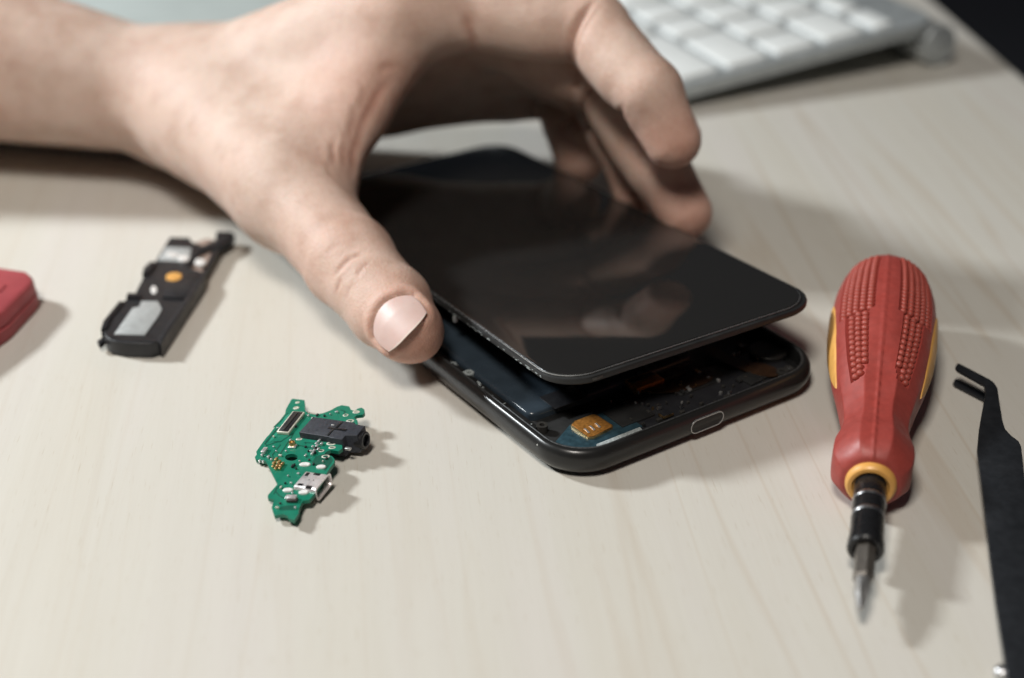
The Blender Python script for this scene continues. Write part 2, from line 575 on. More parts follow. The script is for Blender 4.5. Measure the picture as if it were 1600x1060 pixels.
def build_hand():
    lo = np.array([-372.0, 268.0, -6.0]); hi = np.array([70.0, 545.0, 112.0])
    V, Q = surface_nets(lo, hi, HAND_RES)
    for _ in range(2):
        g = grad(V)
        V = V - g * np.clip(hand_sdf(V), -0.6, 0.6)[:, None]
    g = grad(V)
    disp = np.zeros(len(V))
    for pts, dep, w in CREASES:
        c = crease_px(pts)
        if len(c) < 2: continue
        d, t = poly_dist(V, c)
        fade = np.clip(np.minimum(t, 1 - t) * 4, 0, 1)
        disp -= dep * np.exp(-(d / w) ** 2) * fade
        disp += dep * 0.14 * np.exp(-((d - 2.2 * w) / (1.3 * w)) ** 2) * fade
    pig = np.clip(-disp * 1.3, 0, .6)
    for J, rads, mul in ((IDX, (9.0, 7.9), 1.0), (MID, (9.0, 7.9), .9), (RNGJ, (8.6, 7.4), .8), (PNK, (7.6, 6.8), .8)):
        for k in (1, 2):
            a_, b_ = nrm(J[k] - J[k - 1]), nrm(J[k + 1] - J[k])
            t_ = nrm(a_ + b_); pal_ = nrm(b_ - a_)
            q = V - J[k]; rad_ = rads[k - 1]
            near = np.linalg.norm(q, axis=1) < rad_ * 1.9
            for off, dep, w in ((0.0, 1.15, .95), (2.3, .35, .7)):
                s_ = q @ t_ - off - (.6 if k == 2 else 0)
                r_ = q - (q @ t_)[:, None] * t_
                c_ = (r_ @ pal_) / (np.linalg.norm(r_, axis=1) + 1e-6)
                m_ = np.clip((c_ + .35) / .8, 0, 1) ** 1.3 * near
                e_ = np.exp(-(s_ / w) ** 2) * m_ * mul
                disp -= dep * e_
                pig = np.maximum(pig, .55 * dep * e_)
    # nail bed of the thumb: a shallow fold round the nail
    V2 = V + g * disp[:, None]
    root_n, edge = thumb_nail_outline()
    d, t = poly_dist(V2, edge)
    V2 -= g * (0.55 * np.exp(-(d / 0.8) ** 2))[:, None]
    V2 += g * (0.35 * np.exp(-((d - 2.0) / 1.2) ** 2) * (np.linalg.norm(V2 - root_n, axis=1) > 6.2))[:, None]
    # the skin under the plate stays below it
    L = np.linalg.norm(th_tip - th_ip)
    rows = np.array(thumb_nail_rows())
    q = V2 - th_ip
    sv, xv, hv = q @ th_ax, q @ th_lat, q @ th_nn
    cand = np.where((sv > L - 4) & (sv < L + 8.5) & (np.abs(xv) < 7.2) & (hv > 2))[0]
    flat = rows.reshape(-1, 3) - th_ip
    fs, fx, fh = flat @ th_ax, flat @ th_lat, flat @ th_nn
    for i in cand:
        d2 = (fs - sv[i]) ** 2 + (fx - xv[i]) ** 2
        k = int(np.argmin(d2))
        if d2[k] < 0.36 and hv[i] > fh[k] - .32:
            V2[i] += th_nn * (fh[k] - .32 - hv[i])
    # pigment: redder fingertips, knuckles and folds
    blush = np.zeros(len(V))
    for p, r, a in ((th_tip + th_ax * 5, 13, .9), (ix_tip, 12, .9), (mid_tip, 12, .9), (rg_tip, 11, .8), (pk_tip, 10, .8), (ix_pip, 12, .55), (ix_dip, 9, .5), (mid_dip, 9, .5),
                    (th_ip, 12, .45), (ix_mcp, 16, .4), (on_y(590, 160, 366), 16, .6), (on_y(548, 270, 352), 12, .5)):
        blush = np.maximum(blush, a * np.exp(-(np.linalg.norm(V - p, axis=1) / r) ** 2))
    fold = pig
    me = bpy.data.meshes.new('hand')
    me.vertices.add(len(V2)); me.loops.add(len(Q) * 4); me.polygons.add(len(Q))
    me.vertices.foreach_set('co', (V2 * MM).astype(np.float32).ravel())
    me.loops.foreach_set('vertex_index', Q.astype(np.int32).ravel())
    me.polygons.foreach_set('loop_start', np.arange(0, len(Q) * 4, 4, dtype=np.int32))
    me.polygons.foreach_set('use_smooth', np.ones(len(Q), bool))
    me.update(calc_edges=True)
    ca = me.color_attributes.new('pigment', 'FLOAT_COLOR', 'POINT')
    ca.data.foreach_set('color', np.stack([blush, fold, blush * 0, blush * 0 + 1], 1).astype(np.float32).ravel())
    o = finish('hand', me, MAT['skin'], None, True, 0)
    return o

def nail_grid(ip, tip, ax, nn, lat, s0, s1, hw, nu=17, nv=21, free=0.5, round_=0.35, s_flat=1e9):
    """a curved plate lying on the skin: rows run along the finger"""
    rows = []
    for j in range(nv):
        v = j / (nv - 1)
        row = []
        for i in range(nu):
            u = -1 + 2 * i / (nu - 1)
            end = 1 - round_ * 0.35 * u * u if v > .5 else 1
            s = s0 + (s1 - s0) * v
            s += (1 - v) * u * u * 2.2 - v * u * u * 1.2           # lunula side and free edge are bowed
            ang = u * hw * (1 - 0.12 * (1 - v)) * (1 - .14 * max(0, v - .5))
            d = nn * math.cos(ang) + lat * math.sin(ang)
            c = ip + ax * s
            over = max(0.0, s - s_flat)                                # past here the plate runs on straight
            p = march(c - ax * over + d * 22, -d) + ax * over
            lift = -0.25 + 0.42 * min(1, v * 3) - 0.6 * max(0, v - .72) / .28 - 0.3 * max(0, abs(u) - 0.8) / 0.2
            row.append(p + d * lift)
        rows.append(row)
    return rows

def nail_plate(ip, ax, nn, lat, s0, s1, sm, half_w, R, nu=21, nv=25):
    """a smooth plate: curved across, nearly straight along, seated on the skin along its middle line"""
    def height(s):
        c = ip + ax * s
        return (march(c + nn * 22, -nn) - c) @ nn
    h0, h1 = height(s0), height(sm)
    rows = []
    for j in range(nv):
        v = j / (nv - 1)
        row = []
        for i in range(nu):
            u = -1 + 2 * i / (nu - 1)
            s = s0 + (s1 - s0) * v + (1 - v) ** 2 * u * u * 2.3 - v ** 3 * abs(u) ** 2.4 * 2.4
            t = (s - s0) / (sm - s0)
            h = h0 + (h1 - h0) * t - 0.30 + 0.42 * min(1, v * 2.5) + 0.5 * v * (1 - v)
            w = half_w * (0.93 + 0.07 * math.sin(math.pi * min(1, v * 1.1)))
            th = u * w / R
            row.append(ip + ax * s + lat * (R * math.sin(th)) + nn * (h + R * (math.cos(th) - 1)))
        rows.append(row)
    return rows

def thumb_nail_rows():
    L = np.linalg.norm(th_tip - th_ip)
    return nail_plate(th_ip, th_ax, th_nn, th_lat, L - 1.6, L + 9.6, L + 5.4, 6.9, 10.2)

def thumb_nail_outline():
    rows = thumb_nail_rows()
    left = [r[0] for r in rows][::-1]; right = [r[-1] for r in rows]
    prox = rows[0]
    edge = left + prox[1:-1] + right
    ctr = rows[len(rows) // 2][len(rows[0]) // 2]
    return ctr, [edge[i] for i in range(0, len(edge), 2)]

def nail_obj(name, rows, mat, parent, th=0.22):
    nv, nu = len(rows), len(rows[0])
    V = [p for r in rows for p in r]
    Fc = [(j * nu + i, j * nu + i + 1, (j + 1) * nu + i + 1, (j + 1) * nu + i) for j in range(nv - 1) for i in range(nu - 1)]
    o = mesh_obj(name, V, Fc, mat, parent, True, 0)
    for p in o.data.polygons:
        if p.index // (nu - 1) > nv - 3: p.material_index = 1
    s = o.modifiers.new('thick', 'SOLIDIFY'); s.thickness = th * MM; s.offset = -1
    sb = o.modifiers.new('sub', 'SUBSURF'); sb.levels = 1; sb.render_levels = 1
    return o

MAT = {'skin': skin_material(), 'nail': nail_material(), 'nail_rim': simple('nail free edge', (0.64, 0.53, 0.46), 0.5, vscale=900, var=.05)}
hand = build_hand()
tag(hand, 'left hand and bare forearm reaching in to lift the black screen by its edges', 'hand')
nail_obj('thumbnail', thumb_nail_rows(), [MAT['nail'], MAT['nail_rim']], hand)

def finger_nail(J, w):
    ax = nrm(J[3] - J[2]); prev = nrm(J[2] - J[1])
    dors = np.array([0.82, 0.42, 0.38]); dors = nrm(dors - (dors @ ax) * ax)
    L = np.linalg.norm(J[3] - J[2])
    rows = nail_grid(J[2], J[3], ax, dors, np.cross(ax, dors), L - 5.5, L + 4.6, math.radians(w), nu=13, nv=15, s_flat=L + 3.6)
    return rows
for J in (IDX,):
    nail_obj('fingernail', finger_nail(J, 48), [MAT['nail'], MAT['nail_rim']], hand)
# ================================================================== TABLE AND ROOM
def wood_material():
    m, nt, b = new_mat('pale wood')
    tc = N(nt, 'ShaderNodeTexCoord')
    def vec(sx, sy):
        mp = N(nt, 'ShaderNodeMapping')
        mp.inputs['Rotation'].default_value = (0, 0, -0.10)
        nt.links.new(tc.outputs['Object'], mp.inputs['Vector'])
        m2 = N(nt, 'ShaderNodeMapping'); m2.inputs['Scale'].default_value = (sx, sy, 1)
        nt.links.new(mp.outputs['Vector'], m2.inputs['Vector'])
        return m2.outputs['Vector']
    broad = noise(nt, vec(1, .10), 38, 3)
    streak = noise(nt, vec(1, .022), 330, 5, 0.6)
    fine = noise(nt, vec(1, .03), 1500, 3)
    lines = noise(nt, vec(1, .028), 95, 1, 0.3, 0.1)
    c = ramp(nt, broad, [(0.30, (0.59, 0.562, 0.500)), (0.50, (0.60, 0.578, 0.525)), (0.72, (0.61, 0.580, 0.545))])
    c = mixc(nt, c, ramp(nt, streak, [(0.32, (0.93, 0.91, 0.88)), (0.62, (1, 1, 1))]), 0.13, 'MULTIPLY')
    c = mixc(nt, c, ramp(nt, fine, [(0.3, (0.92, 0.9, 0.88)), (0.6, (1, 1, 1))]), 0.25, 'MULTIPLY')
    ln = None
    sep = N(nt, 'ShaderNodeSeparateXYZ'); nt.links.new(tc.outputs['Object'], sep.inputs[0])
    mr = N(nt, 'ShaderNodeMapRange'); mr.inputs['From Min'].default_value = -0.01; mr.inputs['From Max'].default_value = 0.075; mr.inputs['To Min'].default_value = 0.07; mr.inputs['To Max'].default_value = 0.27
    nt.links.new(sep.outputs['X'], mr.inputs['Value'])
    l1 = ramp(nt, lines, [(0.475, (1, 1, 1)), (0.497, (0.74, 0.59, 0.44)), (0.503, (0.76, 0.61, 0.48)), (0.525, (1, 1, 1))])
    c = mixc(nt, c, l1, mr.outputs['Result'], 'MULTIPLY')
    lines2 = noise(nt, vec(1, .05), 70, 2, 0.4, 0.2)
    l2 = ramp(nt, lines2, [(0.575, (1, 1, 1)), (0.588, (0.80, 0.69, 0.57)), (0.60, (1, 1, 1))])
    c = mixc(nt, c, l2, 0.07, 'MULTIPLY')
    pore = noise(nt, vec(1, .06), 2600, 2, .5)
    c = mixc(nt, c, ramp(nt, pore, [(0.27, (0.80, 0.74, 0.66)), (0.36, (1, 1, 1))]), 0.5, 'MULTIPLY')
    nt.links.new(c, b.inputs['Base Color'])
    nt.links.new(ramp(nt, streak, [(0.3, (0.42,) * 3), (0.7, (0.55,) * 3)]), b.inputs['Roughness'])
    b.inputs['Specular IOR Level'].default_value = 0.35
    bump(nt, b, streak, 0.08, 0.0002)
    return m
MAT['wood'] = wood_material()

def build_table():
    # the right hand edge runs with the grain; the far corner is rounded off
    g = nrm([-0.11, 0.99, 0])
    p0 = np.array([176.5, 499.0, 0])
    right = [p0 + g * s for s in (-900, -300, 0, 120, 380)]
    pts = [tuple(p[:2]) for p in right] + [(60, 900), (-900, 760), (-900, -400)]
    t = slab('table', pts, -24, 0, MAT['wood'], None, 1.5, 3)
    tag(t, kind='structure')
build_table()
MAT['dark_room'] = simple('dark room', (0.10, 0.10, 0.115), 0.8, vscale=3)
fl = mesh_obj('floor', [(-4000, -3000, -720), (4000, -3000, -720), (4000, 4000, -720), (-4000, 4000, -720)], [(0, 1, 2, 3)], MAT['dark_room'])
tag(fl, kind='structure')
# ================================================================== PHONE
def Rmat(yaw, tilt, roll):
    cz, sz = math.cos(yaw), math.sin(yaw)
    Rz = np.array([[cz, -sz, 0], [sz, cz, 0], [0, 0, 1]]); a = -tilt
    Rx = np.array([[1, 0, 0], [0, math.cos(a), -math.sin(a)], [0, math.sin(a), math.cos(a)]])
    Ry = np.array([[math.cos(roll), 0, math.sin(roll)], [0, 1, 0], [-math.sin(roll), 0, math.cos(roll)]])
    return Rz @ Rx @ Ry

def shell_material():
    m, nt, b = new_mat('satin black shell')
    v = mapped(nt)
    sp = N(nt, 'ShaderNodeTexVoronoi'); sp.inputs['Scale'].default_value = 330
    nt.links.new(v, sp.inputs['Vector'])
    wn = N(nt, 'ShaderNodeTexWhiteNoise'); nt.links.new(sp.outputs['Position'], wn.inputs['Vector'])
    dot = ramp(nt, sp.outputs['Distance'], [(0.05, (1, 1, 1)), (0.075, (0, 0, 0))])
    keep = ramp(nt, wn.outputs['Value'], [(0.93, (0, 0, 0)), (0.94, (1, 1, 1))])
    dust = mixc(nt, dot, keep, 1.0, 'MULTIPLY')
    nt.links.new(mixc(nt, (0.014, 0.0138, 0.0135), (0.4, 0.4, 0.38), dust), b.inputs['Base Color'])
    f = noise(nt, v, 500, 4)
    nt.links.new(ramp(nt, f, [(0.3, (0.30,) * 3), (0.7, (0.34,) * 3)]), b.inputs['Roughness'])
    b.inputs['Coat Weight'].default_value = 0.08; b.inputs['Specular IOR Level'].default_value = 0.35; b.inputs['Coat Roughness'].default_value = 0.16; b.inputs['Coat IOR'].default_value = 1.75
    return m
MAT.update(
    shell=shell_material(),
    bay=simple('black metal tray', (0.008, 0.008, 0.008), 0.5, vscale=600),
    batt=simple('battery film', (0.030, 0.042, 0.055), 0.2, vscale=250, bmp=0.15, bscale=300),
    blue=simple('blue black plate', (0.03, 0.065, 0.085), 0.3, 0.3, vscale=900, var=.3),
    copper=simple('copper flex', (0.46, 0.20, 0.045), 0.35, 0.6, vscale=1500, var=.35),
    gold=simple('gold', (0.78, 0.52, 0.24), 0.3, 1.0, vscale=2000),
    steel=simple('steel', (0.62, 0.62, 0.63), 0.28, 1.0, vscale=1200),
    tin=simple('solder tin', (0.74, 0.74, 0.73), 0.35, 0.85, vscale=3000, bmp=0.3, bscale=2500),
    silver=simple('matt silver foil', (0.44, 0.46, 0.46), 0.45, 0.3, vscale=500),
    bezel=simple('matt black bezel', (0.011, 0.011, 0.011), 0.5, vscale=500),
    blackpl=simple('black plastic', (0.013, 0.013, 0.015), 0.38, vscale=900, bmp=0.12, bscale=2500),
    adhesive=simple('grey adhesive strip', (0.30, 0.33, 0.33), 0.6, vscale=2500, var=.35, bmp=.4, bscale=2500),
    rimline=simple('polished rim', (0.45, 0.46, 0.47), 0.2, 0.8, vscale=3000),
    rimdark=simple('rim glint grey', (0.07, 0.073, 0.075), 0.45, 0.5, vscale=2500, var=.5),  # grey of the ring that imitates a rim highlight
    flexbrown=simple('dark amber flex', (0.028, 0.013, 0.006), 0.35, vscale=700, var=.3),
    motor=simple('dull motor cap', (0.055, 0.052, 0.048), 0.4, 0.5, vscale=1200),
)

BYAW, BPOS = 0.600, np.array([-0.2, 338.1, 0.0])
RB = Rmat(BYAW, 0, 0)
BW, BL = 73.2, 148.6
def bl(px, py, z):
    """a point seen on the phone's inside, in the phone's own frame"""
    return RB.T @ (on_z(px, py, z) - BPOS)

def smooth_loop_(pts, it=1):
    pts = [np.array(p, float) for p in pts]
    for _ in range(it):
        out = []
        for i in range(len(pts)):
            a, b = pts[i], pts[(i + 1) % len(pts)]
            out += [a * .75 + b * .25, a * .25 + b * .75]
        pts = out
    return [tuple(p) for p in pts]

def build_body():
    root = empty('opened_phone', frame(BPOS, RB[:, 0], RB[:, 1], RB[:, 2]))
    tag(root, 'black phone body with its screen off, battery and circuitry open to view', 'phone')
    prof = [(6.5, 0.05), (4.0, 0.12), (2.2, 0.6), (1.0, 1.5), (0.3, 2.7), (0, 4.0), (0.12, 5.2), (0.45, 6.1), (0.85, 6.65), (1.2, 6.85), (1.9, 6.85), (2.15, 6.6), (2.2, 5.6), (2.25, 3.0)]
    rings = [[(x, y, z) for x, y in rrect(BW - 2 * i, BL - 2 * i, max(3.0, 11.0 - i * .8), 12)] for i, z in prof]
    mesh_obj('shell', *loft(rings), MAT['shell'], root, True, 50)
    lip = [[(x, y, z) for x, y in rrect(BW - 2 * i, BL - 2 * i, 9.4, 12)] for i, z in ((1.95, 6.7), (1.75, 6.88), (1.95, 6.98), (2.16, 6.85), (2.16, 6.6))]
    mesh_obj('rim_glint', *loft(lip, False, False), MAT['rimdark'], root)  # thin ring added to stand for the glint along the shell's top edge
    # black carrier that fills the tray, with stepped plates
    def plate(name, px, z0, z1, mat, bev=.12):
        return slab(name, [tuple(bl(x, y, z1)[:2]) for x, y in px], z0, z1, MAT[mat], root, bev)
    slab('mid_plate', rrect(BW - 5.4, BL - 5.4, 7, 8), 2.9, 3.5, MAT['bay'], root, .2)
    # battery
    b0 = bl(836, 648, 5.2); yb = b0[1]
    slab('battery', rrect(46, 86, 2.2, 5, -BW / 2 + 5.6 + 23, yb + 43), 3.4, 5.4, MAT['batt'], root, .8, 4)
    box_obj('battery_pull_tab', (-BW / 2 + 16, yb + 2.0, 5.45), (9, 6, 0.12), MAT['blackpl'], root, .04)
    # long side rail with adhesive remains
    slab('side_rail', [(-BW / 2 + 2.5, yb - 4), (-BW / 2 + 4.9, yb - 4), (-BW / 2 + 4.9, yb + 40), (-BW / 2 + 2.5, yb + 40)], 3.4, 5.0, MAT['bay'], root, .2)
    bm = bmesh.new()
    r = random.Random(3)
    for k in range(34):
        y = yb - 3 + 36 * r.random()
        box(bm, (-BW / 2 + 2.6 + 1.9 * r.random(), y, 5.02), (.2 + .7 * r.random() ** 2, .2 + 1.3 * r.random() ** 2, .12 + .12 * r.random()), .03, r.random() * 3)
    bm_obj('adhesive_residue', bm, MAT['adhesive'], root)
    # screw bosses
    def screw(px, py, rr, mat='steel'):
        p = bl(px, py, 5.0)
        s = ring('screw_boss', p[:2], rr * .48, rr, 3.4, 5.2, MAT[mat], root)
        cyl('screw', p[:2], rr * .5, 3.4, 4.7, MAT['blackpl'], s, 16)
    screw(733, 583, 1.15, 'adhesive'); screw(847, 665, 1.25, 'motor'); screw(1222, 581, 1.3, 'motor')
    # blue plate in the near left corner, grey edge strip and camera-like copper window
    plate('corner_plate', [(868, 690), (890, 664), (962, 636), (1004, 666), (930, 698), (903, 701), (885, 699)], 3.4, 4.2, 'blue')
    plate('edge_strip', [(932, 694), (1000, 667), (1004, 672), (934, 701)], 3.4, 4.6, 'adhesive', .08)
    win = [(892, 664), (897, 658), (925, 647.5), (932, 648), (958, 665), (957, 668), (928, 683), (919, 684)]
    c_ = np.mean([bl(x, y, 4.7)[:2] for x, y in win], 0)
    outer = [tuple(bl(x, y, 4.7)[:2]) for x, y in win]
    inner = [tuple(c_ + (np.array(q) - c_) * .94) for q in outer]
    slab('window_frame', outer, 3.8, 4.72, MAT['gold'], root, .04)
    slab('copper_window', inner, 4.0, 4.80, MAT['copper'], root, .05)
    for k in range(3):
        p = bl(917 + k * 8.5, 673 - k * 4.2, 4.9)
        box_obj('contact_finger', (p[0], p[1], 4.86), (.5, 1.9, .12), MAT['tin'], root, .04, math.radians(-6))
    # display flex socket
    p = bl(1004, 594, 5.0)
    box_obj('flex_socket', (p[0], p[1] - .6, 4.5), (7.8, 4.6, 1.9), MAT['copper'], root, .2)
    box_obj('flex_socket_cover', (p[0], p[1] + .3, 5.5), (6.8, 1.6, .14), MAT['bay'], root, .05)
    # circuit board across the near end with its small parts
    slab('charging_circuit', rrect(50, 12.5, 1.5, 4, 6.5, -BL / 2 + 11.5), 3.4, 3.95, MAT['blackpl'], root, .1)
    for (x, y, s, mt) in ((1062, 602, 1.0, 'gold'), (1064, 597, .6, 'gold'), (1089, 580, 1.1, 'gold'), (1093, 582, .5, 'tin'), (1107, 590, .9, 'tin'),
                          (1130, 603, .7, 'motor'), (1140, 611, 1.0, 'steel'), (1126, 613, .6, 'tin'), (1076, 604, .5, 'tin'), (1096, 630, .9, 'motor'),
                          (1066, 643, 1.1, 'motor'), (1118, 628, .9, 'motor'), (1013, 643, .9, 'motor'), (1005, 662, .7, 'motor'), (1030, 655, 1.2, 'motor'), (1160, 543, .9, 'motor'),
                          (1134, 621, .8, 'motor'), (1075, 628, .6, 'motor'), (1146, 602, .6, 'motor'), (1020, 637, .5, 'gold'), (1028, 633, .6, 'motor')):
        q = bl(x, y, 4.5)
        box_obj('chip_component', (q[0], q[1], 4.25), (s * 1.1, s * .7, .8), MAT[mt], root, .08, math.radians(random.choice((0, 0, 25, 90))))
    for (x, y, w, h, z, rz) in ((-12, -62.5, 9, 7, 4.3, 0), (8, -60, 12, 6, 4.2, 0), (21, -66, 7, 4.5, 4.4, .1), (2, -54, 16, 3, 4.0, 0)):
        box_obj('shield_can', (x, y, z - .3), (w, h, .9), MAT['bezel'], root, .25, rz)
    slab('flex_cable', smooth_loop_([(-6, -48), (-2, -48), (-1, -56), (6, -59), (13, -59), (13, -62.5), (3, -62.5), (-5, -58)], 2), 4.5, 4.62, MAT['flexbrown'], root, 0)
    slab('flex_cable', smooth_loop_([(18, -50), (22, -50), (23, -60), (27, -64), (27, -69), (23, -69), (20, -63)], 2), 4.5, 4.62, MAT['flexbrown'], root, 0)
    r2 = random.Random(11)
    for k in range(36):
        x, y = -14 + 42 * r2.random(), -70 + 14 * r2.random()
        sz = .35 + .8 * r2.random() ** 2
        box_obj('chip_component', (x, y, 4.45), (sz * 1.3, sz * .7, .7), MAT[r2.choice(['bezel', 'motor', 'motor', 'tin', 'gold', 'steel'])], root, .06, r2.choice((0, 1.571)))
    for x, y in ((-30.5, -68), (29.5, -68), (10, -69.8), (28, -54)):
        sb_ = ring('screw_boss', (x, y), .55, 1.15, 3.4, 4.6, MAT['motor'], root, 20)
        cyl('screw', (x, y), .6, 3.4, 4.4, MAT['steel'], sb_, 14)
    q = bl(1045, 650, 4.6)
    bm = bmesh.new(); box(bm, (q[0], q[1], 4.6), (2.6, .28, .5), .05); box(bm, (q[0] - 1.4, q[1] + .8, 4.6), (.28, 1.9, .5), .05)
    bm_obj('spring_clip', bm, MAT['gold'], root)
    q = bl(1200, 547, 4.8)
    mt = cyl('vibration_motor', q[:2], 4.2, 3.4, 4.9, MAT['motor'], root, 40, .15)
    ring('motor_rim', q[:2], 4.2, 4.5, 3.4, 4.75, MAT['bay'], mt, 40)
    # usb port in the near end wall
    def stad(w, h, cz, y, n=10): return [(x, y, z) for x, z in rrect(w, h, h / 2 - .01, n, 0, cz)]
    y0 = -BL / 2
    rings = [stad(9.2, 3.4, 3.95, y0 + .35), stad(9.2, 3.4, 3.95, y0 - .08), stad(8.75, 2.95, 3.95, y0 - .08), stad(8.75, 2.95, 3.95, y0 + .6)]
    port = mesh_obj('usb_port', *loft(rings, False, False), MAT['rimline'], root)
    mesh_obj('port_cavity', *loft([stad(8.76, 2.96, 3.95, y0 + .05), stad(8.76, 2.96, 3.95, y0 + .5)]), MAT['bay'], port)
    for x in (-20, -17.6, -15.2): pass
    return root
build_body()

SYAW, STILT, SROLL = 0.519, 0.0892, -0.0267
RS, SPOS = Rmat(SYAW, STILT, SROLL), np.array([3.71, 348.39, 13.04])
def glass_material():
    m, nt, b = new_mat('black glass')
    v = mapped(nt)
    b.inputs['Base Color'].default_value = (0.015, 0.0143, 0.0138, 1)
    sm = noise(nt, v, 60, 4)
    nt.links.new(ramp(nt, sm, [(0.35, (0.035,) * 3), (0.75, (0.075,) * 3)]), b.inputs['Roughness'])
    b.inputs['Specular IOR Level'].default_value = 0.72
    return m
MAT['glass'] = glass_material()
def build_screen():
    root = empty('phone_screen', frame(SPOS, RS[:, 0], RS[:, 1], RS[:, 2]))
    tag(root, 'glossy black phone screen held tilted over the open phone body', 'phone screen')
    W_, L_ = 69.0, 146.0
    prof = [(1.0, -.55), (.35, -.42), (.12, -.2), (.12, -.1), (.55, 0.0)]
    rings = [[(x, y, z) for x, y in rrect(W_ - 2 - 2 * i, L_ - 2 - 2 * i, 8.4 - i, 14, -0.45, 0.25)] for i, z in prof]
    mesh_obj('glass', *loft(rings), MAT['glass'], root, True, 25)
    # thin pale ring just under the glass, standing for the highlight on its edge
    r0 = [[(x, y, z) for x, y in rrect(W_ - 2 + 2 * i, L_ - 2 + 2 * i, 8.4 + i, 14, -0.45, 0.25)] for i, z in ((-.3, -.5), (.13, -.5), (.13, -.3), (-.3, -.3))]
    mesh_obj('glass_edge_glint', *loft(r0 + [r0[0]], False, False), MAT['rimline'], root)
    prof = [(1.3, -2.3), (.5, -2.25), (.1, -1.9), (0, -1.2), (.2, -.75), (.7, -.62), (2.0, -.58)]
    rings = [[(x, y, z) for x, y in rrect(W_ - 2 * i, L_ - 2 * i, 9.2 - i, 14)] for i, z in prof]
    mesh_obj('bezel_frame', *loft(rings), MAT['bezel'], root, True, 40)
    slab('back_plate', rrect(W_ - 5, L_ - 6, 6, 8), -2.9, -2.28, MAT['bay'], root, .1)
    # bright scuffs on the near left rim
    bm = bmesh.new(); r = random.Random(5)
    for k in range(26):
        y = -L_ / 2 + 8 + 42 * r.random() ** 1.3
        box(bm, (-W_ / 2 - .01, y, -1.2 - .5 * r.random()), (.12, .3 + 1.6 * r.random() ** 2, .08 + .1 * r.random()), .02)
    bm_obj('rim_scuff', bm, MAT['adhesive'], root)
    box_obj('clip_tab', (-W_ / 2 + .4, -L_ / 2 + 47.5, -2.9), (1.0, .8, 1.6), MAT['tin'], root, .15)
    box_obj('sensor_slot', (-25.5, -L_ / 2 + .04, -1.3), (2.6, .2, .6), MAT['motor'], root, .05)
build_screen()
